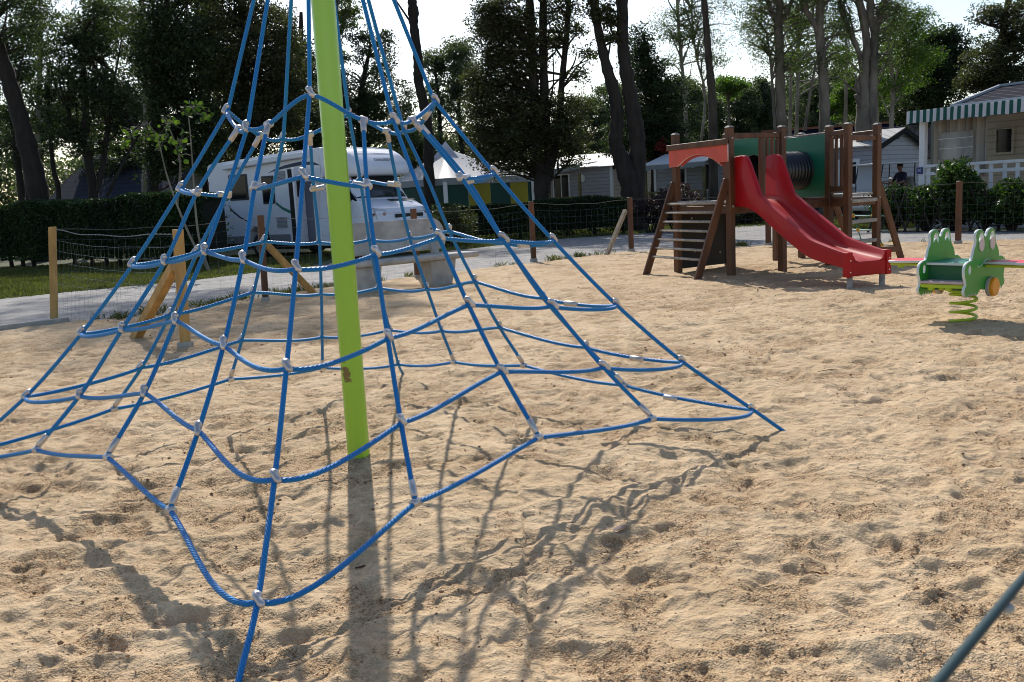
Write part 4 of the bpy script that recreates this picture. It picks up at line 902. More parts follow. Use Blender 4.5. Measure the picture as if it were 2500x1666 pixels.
T('poplar_tree', 'straight dark trunk in front of the airy poplar above the red arch', 36, [[(1741, 330, .17), (1738, 230, .155), (1729, 130, .14), (1724, 60, .12), (1716, -40, .11), (1712, -140, .10)]], [(1720, -190, 120, 70, 50)], bark_b, L_mid, 18, base_px=1742, group='poplars behind the playground')
T('poplar_tree', 'poplar with rough trunk and forked top above the slide', 35, [[(1908, 320, .20), (1905, 230, .18), (1903, 130, .17), (1900, 60, .16), (1903, 10, .14), (1900, -80, .12)], [(1902, 70, .10), (1882, 20, .09), (1868, -40, .07)], [(1904, 60, .09), (1925, 20, .08), (1945, -40, .06)], [(1893, 320, .06), (1887, 230, .05), (1882, 150, .05), (1872, 80, .03)]],
  [(1845, 30, 40, 52, 36), (1850, 100, 38, 32, 18), (1880, 140, 30, 26, 9), (1950, 60, 46, 52, 34), (1960, 130, 34, 34, 14), (1920, -60, 90, 50, 50), (1935, 175, 30, 16, 5)], bark_m, L_light, 19, base_px=1910, leaf=.075, clump=.62, cards=70, dens=1.5, group='poplars behind the playground')
T('poplar_tree', 'poplar with a branch forking left above the tunnel', 34, [[(2014, 320, .20), (2012, 230, .18), (2006, 140, .17), (2000, 70, .16), (2003, 10, .15), (2008, -90, .12)], [(2003, 90, .11), (1985, 55, .10), (1960, 15, .09), (1940, -50, .07)], [(2006, 20, .08), (2028, -10, .07), (2050, -80, .05)], [(1965, 320, .06), (1976, 230, .05), (1990, 150, .04)]],
  [(1985, -10, 60, 40, 26), (2045, 60, 34, 54, 26), (2040, 140, 26, 30, 9), (1970, 150, 26, 26, 8), (2020, -100, 100, 50, 50)], bark_m, L_light, 20, base_px=2017, leaf=.075, clump=.62, cards=70, dens=1.5, group='poplars behind the playground')
T('poplar_tree', 'many-stemmed poplar with two sawn stubs right of the tunnel', 34, [[(2106, 310, .25), (2108, 240, .20), (2110, 180, .16), (2116, 110, .14), (2108, 50, .14), (2094, -20, .12), (2085, -90, .1)], [(2128, 318, .18), (2128, 240, .16), (2132, 160, .15), (2134, 80, .14), (2124, 30, .13), (2126, -90, .1)], [(2136, 90, .11), (2150, 30, .1), (2172, -60, .08)], [(2108, 190, .10), (2098, 130, .09), (2078, 80, .09), (2056, 20, .08), (2050, -60, .06)], [(2108, 250, .10), (2096, 225, .09), (2091, 205, .09)], [(2106, 275, .10), (2095, 250, .09), (2088, 232, .09)]],
  [(2070, -30, 60, 40, 30), (2175, 40, 36, 60, 40), (2170, 130, 30, 36, 14), (2060, 150, 26, 40, 10), (2130, -100, 120, 50, 60)], bark_m, L_light, 21, base_px=2112, leaf=.075, clump=.62, cards=70, dens=1.5, group='poplars behind the playground')
T('slender_tree', 'slender pale stem with bright green leaves left of the striped awning', 37, [[(2176, 315, .08), (2180, 220, .07), (2172, 130, .06), (2165, 30, .05)], [(2182, 210, .04), (2195, 150, .035), (2205, 100, .03)]], [(2190, 80, 50, 60, 44), (2225, 150, 56, 32, 28), (2210, 205, 44, 22, 14), (2150, 200, 22, 26, 6), (2240, 60, 44, 44, 26), (2280, 130, 30, 12, 6)], bark_p, L_mid, 22, leaf=.09, clump=.55, cards=90, dens=1.3, group='slender trees behind the playground')
T('poplar_tree', 'leafy poplar hanging behind the tunnel and slide trunks', 44, [[(1945, 330, .09), (1948, 200, .08), (1950, 60, .06)]], [(1950, 60, 60, 70, 50), (1930, 150, 40, 30, 14), (2040, 90, 40, 60, 26), (1870, 50, 40, 60, 26), (2080, 140, 34, 50, 18)], bark_p, L_light, 411, leaf=.09, clump=.65, cards=80, dens=1.5, group='poplars behind the playground')
T('small_tree', 'sunlit broad-leaved tree left of the striped awning', 46, [[(2215, 330, .1), (2210, 230, .08)]], [(2200, 150, 60, 80, 70), (2150, 230, 40, 40, 22), (2260, 200, 40, 44, 26)], bark_m, L_mid, 412, leaf=.12, clump=.6, group='small trees behind the mobile homes')
T('slender_tree', 'slender pale stem between the two rough poplars above the tunnel', 40, [[(2064, 318, .08), (2066, 220, .07), (2066, 120, .06), (2062, 40, .05)]], [(2060, 120, 26, 36, 10)], bark_p, L_mid, 23, leaf=.12, clump=.35, group='slender trees behind the playground')
T('slender_tree', 'slender stem standing just right of the many-stemmed poplar', 38, [[(2143, 315, .06), (2141, 220, .06), (2142, 120, .05), (2148, 50, .04)]], [(2150, 160, 24, 40, 8)], bark_p, L_mid, 24, leaf=.12, clump=.35, group='slender trees behind the playground')
T('slender_tree', 'thin pale stem seen right of the guard rail above the slide', 40, [[(1928, 325, .08), (1930, 260, .07), (1930, 180, .06), (1922, 130, .04)]], [(1930, 150, 22, 26, 8)], bark_p, L_mid, 241, leaf=.12, clump=.35, group='slender trees behind the playground')
T('small_tree', 'bright green small tree behind the tunnel between poplar trunks', 50, [[(2060, 300, .08), (2062, 240, .06)]], [(2060, 245, 44, 46, 60), (2085, 200, 26, 30, 18)], bark_m, L_mid, 25, leaf=.15, clump=.5, group='small trees behind the mobile homes')
T('small_tree', 'light green small tree behind the straight dark trunk', 52, [[(1780, 320, .08), (1778, 240, .06)]], [(1778, 215, 42, 26, 34)], bark_m, L_mid, 251, leaf=.15, clump=.5, group='small trees behind the mobile homes')
T('red_shrub', 'red-leaved shrub behind the red arch of the play tower', 40, [[(1617, 410, .03), (1616, 370, .02)]], [(1616, 362, 11, 26, 12)], bark_d, L_red, 26, leaf=.10, clump=.2, cat='shrub', group=None)
T('pine_tree', 'dark pine mass behind the striped awning home', 42, [[(2290, 330, .25), (2290, 200, .2), (2285, 90, .1)]], [(2290, 190, 80, 80, 130), (2260, 110, 40, 36, 26), (2310, 90, 30, 30, 16), (2240, 260, 60, 50, 50), (2330, 130, 50, 50, 30)], bark_d, L_dark, 27, leaf=.13, clump=.55)
T('pine_tree', 'olive-brown pine at the far right behind the tiled roof', 38, [[(2440, 300, .22), (2440, 180, .18), (2450, 60, .12), (2470, -30, .1)], [(2450, 70, .06), (2410, 62, .04), (2375, 50, .02)]], [(2430, 150, 72, 62, 90), (2480, 90, 60, 50, 44), (2380, 190, 44, 36, 26), (2400, 42, 40, 20, 12), (2455, 20, 56, 24, 22), (2540, 60, 80, 80, 50), (2480, 200, 60, 40, 40)], bark_d, L_olive, 28, leaf=.11, clump=.45, flat=.4)
T('cypress_tree', 'dark conifer low behind the leaning trunk at far left', 50, [[(70, 430, .2), (70, 300, .12)]], [(60, 330, 80, 80, 110), (150, 290, 60, 70, 60), (235, 300, 50, 60, 40)], bark_d, L_dark, 405, leaf=.16, clump=.75)
T('cypress_tree', 'dark conifer filling the gap behind the sapling', 52, [[(330, 430, .2), (330, 250, .15)]], [(330, 270, 90, 120, 130), (300, 390, 120, 50, 70), (500, 400, 90, 60, 60)], bark_d, L_dark, 401, leaf=.16, clump=.8)
T('cypress_tree', 'dark conifer seen between the two wide cypresses above the motorhome', 50, [[(505, 430, .2), (505, 200, .15)]], [(515, 120, 70, 180, 130), (520, 330, 90, 90, 80)], bark_d, L_olive, 402, leaf=.16, clump=.8)
T('cypress_tree', 'dark conifer glimpsed directly behind the green pole', 52, [[(770, 430, .2), (770, 250, .15)]], [(760, 270, 80, 140, 120), (700, 120, 50, 110, 50)], bark_d, L_olive, 403, leaf=.16, clump=.8)
T('cypress_tree', 'dark conifer low behind the tent and the knobbly trunk', 60, [[(1010, 430, .2), (1010, 350, .15)]], [(1010, 350, 90, 70, 90), (1180, 370, 90, 60, 80)], bark_d, L_dark, 404, leaf=.18, clump=.8)
FP_ = [(1660, 270, 50, 60, 'far pine behind the airy poplar stems above the red arch'), (1985, 270, 50, 55, 'far pine behind the left fork of the tunnel poplar'), (2130, 260, 60, 60, 'far pine hidden behind the many-stemmed poplar'), (1560, 330, 60, 50, 'far low pine behind the forked trunk base'), (1720, 300, 44, 52, 'far grey-green pine seen between the two leftmost tall trunks'), (1800, 275, 40, 44, 'far pine with rounded top left of the slide'), (1850, 262, 26, 46, 'far pine forming the low point of the skyline above the guard rail'), (1875, 290, 44, 60, 'far pine behind the guard rail right of the skyline dip'), (1950, 245, 46, 60, 'far pine between the forked poplar and the tunnel'), (2030, 240, 36, 60, 'far pine directly above the tunnel'), (2210, 280, 44, 50, 'far pine right of the tunnel above the navy roof'), (1485, 280, 50, 70, 'far pine left of the forked trunk'), (1420, 310, 60, 52, 'far pine above the white metal roof')]
for i, (a, b, c_, d_, lab) in enumerate(FP_):
    b -= 26; c_ *= 1.15
    T('pine_tree', lab, 62+1.5*i, [[(a, 380, .15), (a, b, .1)]], [(a, b+15, c_, d_, 75), (a, b+75, c_*1.1, d_*.7, 40), (a+10, b-25, c_*.6, d_*.45, 16)], bark_d, L_pine, 300+i, leaf=.19, clump=.8, group='far pines on the skyline')
# far wood: nobody could count these
rg = np.random.default_rng(77); Q = []
for px_ in range(-260, 2900, 13):
    Yd = 84+rg.uniform(-4, 6); top = (312 if px_ > 1500 else (345 if px_ > 460 else 315)) + 26*math.sin(px_*.011)+rg.uniform(-22, 14) - .05*(px_-1250) + (0 if not 930 < px_ < 1560 else 10)
    p0 = at(px_, top, Yd); zt = max(p0.z, 2.0); z = 0.4
    while z < zt:
        Q.append(leaf_cards(rg, (p0.x+rg.uniform(-.4, .4), Yd+rg.uniform(-1, 1), z), (1.1, 1.0, .9), 60, .34, .6, .1, .2)); z += .85
o = quads_obj('far_woodland', Q, L_pine); tag(o, 'low dark wood closing the view behind everything', 'woodland', kind='stuff')

# ------------------------------------------------------------------ hedges, bushes, small plants
def hedge(name, label, p, q, h, th, m, seed, per=260, leaf=.075, gap=.18, stems=True, wav=.05):
    rg = np.random.default_rng(seed); p = Vector((*p, 0)); q = Vector((*q, 0)); L_ = (q-p).length; d = (q-p)/L_; s = Vector((-d.y, d.x, 0))
    root = thing(name, label, 'hedge', tuple(p)); Q = []
    n = int(L_*per)
    u = rg.random(n)*L_; wv = np.array([wav*math.sin(x*1.3+seed)+wav*.6*math.sin(x*4.1) for x in u]); r_ = rg.random(n); top = h+wv
    face = rg.random(n)
    z = np.where(face < .32, top-rg.random(n)**2*.18, gap+rg.random(n)*(top-gap))
    off = np.where(face < .32, (rg.random(n)-.5)*th, np.where(face < .92, -th/2+rg.normal(0, .035, n)+np.abs(rg.normal(0, .05, n)), th/2))
    P = np.array(p)[None, :]+np.outer(u, np.array(d))+np.outer(off, np.array(s)); P[:, 2] = z
    a = rg.normal(size=(n, 3)); a /= np.linalg.norm(a, axis=1)[:, None]; b = rg.normal(size=(n, 3)); b -= a*np.sum(a*b, 1)[:, None]; b /= np.linalg.norm(b, axis=1)[:, None]
    k = leaf*rg.uniform(.5, 1.5, (n, 1)); a = a*k; b = b*k*.4
    Q = np.stack([P-a, P+b, P+a, P-b], 1)
    quads_obj('foliage', Q, m, root, origin=tuple(p))
    core = MB(); core.beam(p+UP*((h+gap)/2+.04)+d*.1, q+UP*((h+gap)/2+.04)-d*.1, th*.72, h-gap-.16, s); core.build('twiggy_core', mat('hedge_core', (.008, .010, .006), .95), root)
    if stems:
        x = .4
        while x < L_: c = p+d*x+s*rg.uniform(-.1, .1); MB().tube([c-UP*.1, c+UP*.2, c+UP*.5], [.07, .055, .05], 7).build('stem', bark_d, root); x += rg.uniform(.55, .95)
    return root
hedge('clipped_hedge', 'tall clipped dark hedge along the left behind the gravel path', (-17.5, 29.2), (-7.05, 22.95), 1.80, .95, L_hedge, 1, per=4200, leaf=.042, gap=.22)
hedge('clipped_hedge', 'low clipped hedge between the motorhome and the forked pine', (-2.2, 28.2), (3.75, 29.2), 1.12, .7, L_hedge, 2, per=2800, leaf=.042, gap=.08)
hedge('clipped_hedge', 'small clipped green hedge in front of the far left mobile home deck', (6.2, 31.6), (9.5, 31.2), .8, .5, L_hedge, 3, per=900, leaf=.06, gap=.05)

def bush(name, label, c, rx, ry, h, m, seed, n=90, leaf=.09, clump=.28, z0=.15, asp=.5, group=None, cat='bush', cards=90):
    rg = np.random.default_rng(seed); root = thing(name, label, cat, (c[0], c[1], -.02), group=group); Q = []; mm = MB()
    for i in range(n):
        d = rg.normal(size=3); d /= np.linalg.norm(d); d *= rg.random()**.35; zc = (h+z0)/2
        p = Vector((c[0]+d[0]*rx, c[1]+d[1]*ry, zc+d[2]*(h-z0)/2*.93)); 
        Q.append(leaf_cards(rg, p, (clump, clump, clump*.8), cards, leaf, asp, 0, 0))
        if i % 5 == 0: mm.tube([Vector((c[0]+d[0]*.15*rx, c[1]+d[1]*.15*ry, -.05)), Vector((p.x*.6+c[0]*.4, p.y*.6+c[1]*.4, p.z*.55)), p], [.022, .016, .007], 5)
    mm.build('stems', bark_d, root); quads_obj('foliage', Q, m, root, origin=(c[0], c[1], -.02)); return root
bush('conifer_bush', 'feathery grey-green conifer bush behind the bench end', (gx(1105, 26.5), 26.5), .75, .6, 1.12, L_olive, 1, n=60, leaf=.07, clump=.2)
bush('purple_bush', 'dark purple-leaved bush beside the base of the play tower ladder', (gx(1652, 28.3), 28.3), .85, .7, 1.45, L_purple, 2, n=80, clump=.22, leaf=.07)
bush('purple_bush', 'lower dark purple bush right of the clipped hedge', (gx(1588, 28.8), 28.8), .62, .5, 1.05, L_purple, 3, n=50, clump=.2, leaf=.07, z0=.25)
bush('shrub', 'low mixed shrub seen under the slide deck', (gx(1830, 31), 31), 1.5, .5, .75, L_olive, 4, n=70, clump=.2, leaf=.07, z0=.05)
bush('laurel_bush', 'laurel bush in front of the golf cart', (gx(2180, 23.0), 23.0), .62, .5, 1.06, L_laurel, 5, n=80, clump=.22, leaf=.10, group='laurel bushes along the path')
bush('laurel_bush', 'laurel bush under the striped awning post', (gx(2262, 22.3), 22.3), .42, .5, 1.02, L_laurel, 6, n=80, clump=.22, leaf=.10, group='laurel bushes along the path')
bush('laurel_bush', 'tallest laurel bush in front of the white deck railing', (gx(2330, 21.7), 21.7), .48, .5, 1.62, L_laurel, 7, n=125, clump=.22, leaf=.10, group='laurel bushes along the path')
bush('laurel_bush', 'low dark laurel bush behind the brown post at right', (gx(2405, 21.2), 21.2), .42, .5, .74, L_laurel, 8, n=50, clump=.2, leaf=.09, group='laurel bushes along the path')
bush('laurel_bush', 'bright-topped laurel bush at the right edge before the picket fence', (gx(2472, 20.6), 20.6), .46, .45, 1.06, L_laurel, 9, n=90, clump=.22, leaf=.10, group='laurel bushes along the path')
bush('laurel_bush', 'laurel bush just beyond the right edge of the view', (gx(2570, 19.8), 19.8), .6, .5, 1.2, L_laurel, 10, n=60, clump=.22, leaf=.10, group='laurel bushes along the path')
# crossed-stake trellis under the laurels
tr = thing('crossed_trellis', 'low trellis of dark crossed stakes beneath the laurel bushes', 'trellis', (9.1, 22.6, 0))
a0, a1 = Vector((9.0, 22.75, 0)), Vector((12.6, 19.3, 0)); dL = (a1-a0).normalized(); n = 18
for i in range(n):
    c = a0.lerp(a1, i/(n-1))
    for s_ in (-1, 1):
        hh = rf.uniform(.86, 1.02); MB().tube([c-dL*s_*.17-UP*.05+Vector((0, .02*s_, 0)), c+dL*s_*.17+UP*hh+Vector((0, .02*s_, 0))], [.03, .022], 7).build('stake', bark_d, tr)
# sapling with large leaves in front of the hedge
def sapling():
    rg = random.Random(4); Y = 21.0; root = thing('sapling', 'young sapling with large bright green leaves before the left hedge', 'sapling', (gx(512, Y), Y, -.02)); m = MB(); Q = MB()
    stems = [[(512, 'g'), (470, 590), (432, 500), (405, 420), (385, 340), (360, 300)], [(512, 'g'), (490, 600), (478, 520), (470, 400), (462, 300), (455, 262)], [(432, 500), (440, 400), (420, 330), (400, 290)]]
    tips = []
    for k, st in enumerate(stems):
        pts = [Vector((gx(a, Y), Y, -.05)) if b == 'g' else at(a, b, Y+(k-1)*.15*(b < 560)) for a, b in st]; c = catmull(pts, 6); m.tube(c, [.028*(1-i/len(c))+.006 for i in range(len(c))], 7); tips += c[int(len(c)*.55):]
    def big(p, L_):
        d = Vector((rg.uniform(-1, 1), rg.uniform(-1, 1), rg.uniform(-.9, .1))).normalized(); s = d.cross(Vector((rg.uniform(-1, 1), rg.uniform(-1, 1), rg.uniform(-.2, 1)))).normalized(); nrm = d.cross(s)
        o = [(0, 0), (.18, .34), (.5, .46), (.8, .3), (1, 0), (.8, -.3), (.5, -.46), (.18, -.34)]; Q.add([p+d*(a*L_)+s*(b*L_)+nrm*(.12*L_*(abs(b)*2-a*a)) for a, b in o]+[p+d*L_*.5], [(i, (i+1) % 8, 8) for i in range(8)])
    cl = [(470, 262, 34, 20, 26), (415, 300, 26, 16, 14), (385, 330, 30, 18, 14), (300, 350, 14, 12, 4), (440, 345, 26, 20, 12), (330, 320, 30, 14, 9), (500, 280, 24, 16, 9), (395, 355, 16, 14, 6), (440, 380, 14, 18, 4)]
    for a, b, rx, ry, n in cl:
        c0 = at(a, b, Y); q = min(tips, key=lambda t_: (t_-c0).length); m.tube([q, q.lerp(c0, .5)+UP*.04, c0], [.010, .008, .004], 5)
        for _ in range(int(n*1.6)):
            p = at(a+rg.gauss(0, rx*.55), b+rg.gauss(0, ry*.55), Y+rg.uniform(-.3, .3)); big(p, rg.uniform(.07, .15)); m.tube([c0, p], [.003, .002], 4, cap=False)
    m.build('stem', bark_p, root, smooth=True); Q.build('leaves', L_big, root)
L_big = leafmat('sapling_leaf', (.02, .045, .010), (.08, .13, .025), .5, tcol=(1.3, 1.5, .6))
sapling()

# grass
gm = leafmat('grass_blade', (.05, .065, .014), (.15, .16, .045), .35, tcol=(1.2, 1.3, .7))
def grass(name, label, spots, n, h, seed):
    rg = np.random.default_rng(seed); P = []
    for (x0, x1, y0, y1, k) in spots:
        c = int(n*k); x = rg.uniform(x0, x1, c); y = rg.uniform(y0, y1, c); P.append(np.stack([x, y], 1))
    P = np.concatenate(P); 
    e = np.interp(P[:, 0], ex, ey); f = np.interp(P[:, 0], [q[0] for q in FAR], [q[1] for q in FAR])
    return P, e, f, rg
def blades(P, rg, h, z=-.035, w_=.007):
    n = len(P); th = rg.uniform(0, 6.28, n); hh = h*rg.uniform(.4, 1.3, n); lx = rg.normal(0, .35, n)*hh; ly = rg.normal(0, .35, n)*hh; w = w_*rg.uniform(.7, 1.5, n)
    B_ = np.stack([P[:, 0], P[:, 1], np.full(n, z)], 1); s = np.stack([np.cos(th)*w, np.sin(th)*w, np.zeros(n)], 1); mid = B_+np.stack([lx*.35, ly*.35, hh*.6], 1); tip = B_+np.stack([lx, ly, hh], 1)
    return np.stack([B_-s, B_+s, mid+s*.6, tip], 1)
P, e, f, rg = grass('', '', [(-17, -4.5, 15.5, 27.5, 1)], 90000, .06, 5)
P = P[(P[:, 1] > f+rg.normal(0, .10, len(P)))]
Q = [blades(P, rg, .06, w_=.011)]
P, e, f, rg = grass('', '', [(-2.5, 13, 24, 34, 1)], 60000, .06, 6); P = P[(P[:, 1] > f+rg.normal(0, .12, len(P)))]
Q.append(blades(P, rg, .06, w_=.015))
tag(quads_obj('lawn_grass', Q, gm), 'short grass beyond the gravel path', 'grass', kind='stuff')
# weed tufts along the sand edge
Q = []; rg = np.random.default_rng(9)
for (x, s_, n_c) in ((-4.9, .35, 9), (-4.55, .2, 5), (-4.2, .5, 6), (-3.1, .35, 14), (-2.6, .5, 12), (-3.4, .2, 9), (.9, .4, 7), (1.6, .3, 6), (-.1, .2, 3), (3.2, .3, 4), (4.45, .35, 12), (5.0, .3, 8), (8.0, .25, 4), (1.9, .2, 4), (-5.2, .2, 4)):
    for _ in range(n_c):
        c = np.array([x+rg.normal(0, s_), 0.]); c[1] = np.interp(c[0], ex, ey)+rg.normal(.02, .14); k = int(rg.uniform(15, 50))
        Q.append(blades(c+rg.normal(0, .05, (k, 2)), rg, rg.uniform(.05, .13), z=-.03, w_=.004))
tag(quads_obj('weed_tufts', Q, gm), 'scattered green weeds along the sand edge under the fence', 'weeds', kind='stuff')
# small clods and wood chips lying in the sand
rg = np.random.default_rng(12); V = []; Fc = []
for _ in range(60000):
    y = 1.8+12*rg.random()**1.5; x = (rg.random()*2-1)*.62*(y+.6); c_ = sand_c(x, y)
    if rg.random() >.10+.5*c_**1.5: continue
    s_ = rg.uniform(.0016, .0042)*(1+y*.05)*(1+(1.3 if rg.random() < .03 else 0)); z = sand_z(x, y)+s_*.35
    o = len(V); V += [(x+dx*s_, y+dy*s_, z+dz_*s_*.8) for dx, dy, dz_ in ((1, 0, 0), (0, 1.1, 0), (-1.2, 0, .1), (0, -1, 0), (0, 0, 1), (.1, 0, -1))]
    Fc += [(o+a_, o+b2, o+c2) for a_, b2, c2 in ((0, 1, 4), (1, 2, 4), (2, 3, 4), (3, 0, 4), (1, 0, 5), (2, 1, 5), (3, 2, 5), (0, 3, 5))]
o = mesh_np('sand_pebbles', V, Fc, mat('sand_grain', (.36, .23, .13), .85, var=.6, vscale=60), smooth=False); tag(o, 'tiny pebbles and clods scattered over the sand', 'pebbles', kind='stuff')
# ------------------------------------------------------------------ buildings
def basis(p, q): d = (Vector((*q, 0))-Vector((*p, 0))); L_ = d.length; d.normalize(); return Vector((*p, 0)), d, Vector((-d.y, d.x, 0)), L_
sid_grey = linesmat('grey_siding', (.40, .40, .45), (.12, .12, .14), .16, width=.2)
sid_cream = linesmat('cream_siding', (.52, .46, .39), (.20, .17, .14), .17, width=.2)
sid_beige = linesmat('beige_siding', (.40, .365, .29), (.18, .16, .13), .17, width=.2)
roof_metal = linesmat('ribbed_white_roof', (.40, .41, .43), (.10, .11, .12), .33, axis='X', width=.25, rough=.6)
NAVY = mat('navy_roof', (.005, .007, .018), .95, var=.2, vscale=.6, spec=.05)
roof_dark = mat('dark_roof_edge', (.018, .018, .018), .8, spec=.1)
deck_wood = mat('treated_deck_wood', (.16, .135, .05), .7, var=.35, vscale=4)
canvas_w = mat('white_canvas', (.78, .80, .84), .6, trans=.25, bump=.05, bscale=6)
def quadwin(par, o, d, n_, s0, s1, z0, z1, fr=.06, fm=None, split=0, name='window', gl=None):
    """window on the wall through o along d, outward normal n_"""
    fm = fm or white_paint; c = o+d*((s0+s1)/2)+UP*((z0+z1)/2)
    w_ = MB(); W, Hh = s1-s0, z1-z0
    for a, b, ww, hh in ((0, Hh/2-fr/2, W, fr), (0, -Hh/2+fr/2, W, fr), (-W/2+fr/2, 0, fr, Hh-2*fr), (W/2-fr/2, 0, fr, Hh-2*fr)) + (((0, 0, fr*.7, Hh-2*fr),) if split else ()):
        w_.box(c+d*a+UP*b+n_*.03, (ww, .06, hh), (d, n_, UP))
    f = w_.build(name, fm, par)
    MB().box(c+n_*.012, (W-2*fr+.01, .012, Hh-2*fr+.01), (d, n_, UP)).build('pane', gl or glass_d, f)
    return f
def gable_home(name, label, p, q, depth, zb, ze, zr, wallm, roofm, endm=None, ridge_off=.5, cat='mobile home', trim=white_paint, over=.18):
    """long wall p->q faces the camera; depth runs away from it"""
    o, d, n_, L_ = basis(p, q); back = n_ if n_.y > 0 else -n_; f = -back
    root = thing(name, label, cat, tuple(o)); ro = depth*ridge_off
    m = MB(); P = lambda s, t_, z: o+d*s+back*t_+UP*z
    MB().add([P(0, 0, zb), P(L_, 0, zb), P(L_, 0, ze), P(0, 0, ze), P(0, depth, zb), P(L_, depth, zb), P(L_, depth, ze), P(0, depth, ze)], [(0, 1, 2, 3), (5, 4, 7, 6)]).build('wall', wallm, root)
    for s in (0, L_):
        MB().add([P(s, 0, zb), P(s, depth, zb), P(s, depth, ze), P(s, ro, zr), P(s, 0, ze)], [(0, 1, 2, 3, 4)]).build('gable_wall', endm or wallm, root)
    r_ = MB(); th = .05
    def slab(t0, z0, t1, z1):
        a_ = [P(-over, t0, z0), P(L_+over, t0, z0), P(L_+over, t1, z1), P(-over, t1, z1)]; r_.add(a_+[x+UP*th for x in a_], [(0, 3, 2, 1), (4, 5, 6, 7), (0, 1, 5, 4), (1, 2, 6, 5), (2, 3, 7, 6), (3, 0, 4, 7)])
    k = (zr-ze)/ro; slab(-over, ze-over*k+.01, ro, zr+.01); k2 = (zr-ze)/(depth-ro); slab(depth+over, ze-over*k2+.01, ro, zr+.01)
    rf_ = r_.build('roof', roofm, root); rf_.rotation_euler = (0, 0, 0)
    for s in (0, L_):
        for t_ in (0, depth): MB().box(P(s, t_, (zb+ze)/2), (.12, .12, ze-zb-.02), (d, back, UP)).build('corner_trim', trim, root)
        ed = MB(); sg = over*(1 if s else -1)+(.012 if s else -.012)
        ed.beam(P(s+sg, -over, ze-over*k-.04), P(s+sg, ro, zr-.03), .06, .17, d); ed.beam(P(s+sg, depth+over, ze-over*k2-.04), P(s+sg, ro, zr-.03), .06, .17, d); ed.build('verge_board', roof_dark if trim is white_paint else trim, root)
    MB().box(P(L_/2, .12, zb/2-.03), (L_-.3, .05, zb+.05), (d, back, UP)).build('skirt', mat('dark_skirt', (.03, .03, .03), .8), root)
    return root, o, d, f, back, L_, P

# cream home with porch, behind the low hedge
root, o, d, f, back, L_, P = gable_home('mobile_home', 'cream mobile home with ribbed white roof and porch behind the low hedge', (-1.95, 46.6), (4.82, 42.0), 4.6, .35, 2.42, 3.05, sid_grey, roof_metal, sid_cream)
L0_ = L_
quadwin(root, o, d, f, L_-3.05, L_-2.15, .95, 2.2, split=1); quadwin(root, o, d, f, L_-4.3, L_-3.9, .7, 2.3)
pr = MB(); pa = [P(L_-3.9, .05, 2.52), P(L_-.75, .05, 2.62), P(L_-.75, -1.5, 2.50), P(L_-4.1, -1.5, 2.16)]
pr.add(pa+[x+UP*.05 for x in pa], [(0, 3, 2, 1), (4, 5, 6, 7), (0, 1, 5, 4), (1, 2, 6, 5), (2, 3, 7, 6), (3, 0, 4, 7)]); cnp = pr.build('porch_canopy', canvas_w, root)
MB().add([pa[3]+UP*.04, pa[2]+UP*.04, pa[2]-UP*.16, pa[3]-UP*.16, pa[3]+UP*.04+f*.02, pa[2]+UP*.04+f*.02, pa[2]-UP*.16+f*.02, pa[3]-UP*.16+f*.02], [(0, 1, 2, 3), (4, 7, 6, 5), (0, 4, 5, 1), (3, 2, 6, 7)]).build('valance', mat('grey_valance', (.22, .25, .28), .6), cnp)
for s in (L_-4.0, L_-2.45, L_-.85): MB().box(P(s, -1.4, 1.2), (.11, .11, 1.9), (d, back, UP)).build('porch_post', deck_wood, root)
MB().box(P(L_-2.4, -.75, .42), (3.3, 1.5, .08), (d, back, UP)).build('porch_deck', deck_wood, root)
rl = MB(); rl.box(P(L_-2.4, -1.5, 1.12), (3.2, .06, .08), (d, back, UP))
for i in range(17): rl.box(P(L_-3.95+i*.19, -1.5, .76), (.10, .03, .70), (d, back, UP))
rl.build('porch_railing', deck_wood, root)
c = P(L_-1.5, 0, 1.95)+f*.02; MB().cyl(c, c+f*.03, .17, 18).build('wall_plate', white_paint, root)
gl_ = MB(); q0 = P(L_, 2.1, 1.95)+d*.015
gl_.add([q0+back*a+UP*b for a, b in ((-.35, 0), (.25, 0), (-.05, .12), (.05, .12), (-.1, .25), (-.02, .25), (-.2, .42))]+[q0+d*.01+back*a+UP*b for a, b in ((-.35, 0), (.25, 0), (-.05, .12), (.05, .12), (-.1, .25), (-.02, .25), (-.2, .42))], [(0, 1, 3, 2), (2, 3, 5, 4), (4, 5, 6), (7, 9, 10, 8), (9, 11, 12, 10), (11, 13, 12)]); gl_.build('boat_emblem', mat('emblem_blue', (.03, .10, .28), .5), root)

# grey home behind the play tower, white metal roof
root, o, d, f, back, L_, P = gable_home('mobile_home', 'grey boarded mobile home with pale roof behind the play tower', (6.45, 39.9), (13.1, 33.0), 3.8, .42, 2.42, 2.98, sid_grey, roof_metal, sid_grey)
quadwin(root, o, d, f, .9, 1.6, 1.15, 2.15, fr=.08); quadwin(root, o, d, f, 2.4, 3.05, 1.1, 2.25, fr=.08); quadwin(root, o, d, f, L_-1.45, L_-.6, 1.0, 2.0, fr=.12)
quadwin(root, o, d, f, L_-4.2, L_-3.2, 1.1, 2.1, fr=.08)
pa = [P(.45, .1, 2.68), P(3.5, .1, 2.68), P(3.5, -1.5, 2.24), P(.45, -1.5, 2.24)]
cnp = MB().add(pa+[x+UP*.04 for x in pa], [(0, 3, 2, 1), (4, 5, 6, 7), (0, 1, 5, 4), (1, 2, 6, 5), (2, 3, 7, 6), (3, 0, 4, 7)]).build('porch_canopy', canvas_w, root)
v_ = MB(); 
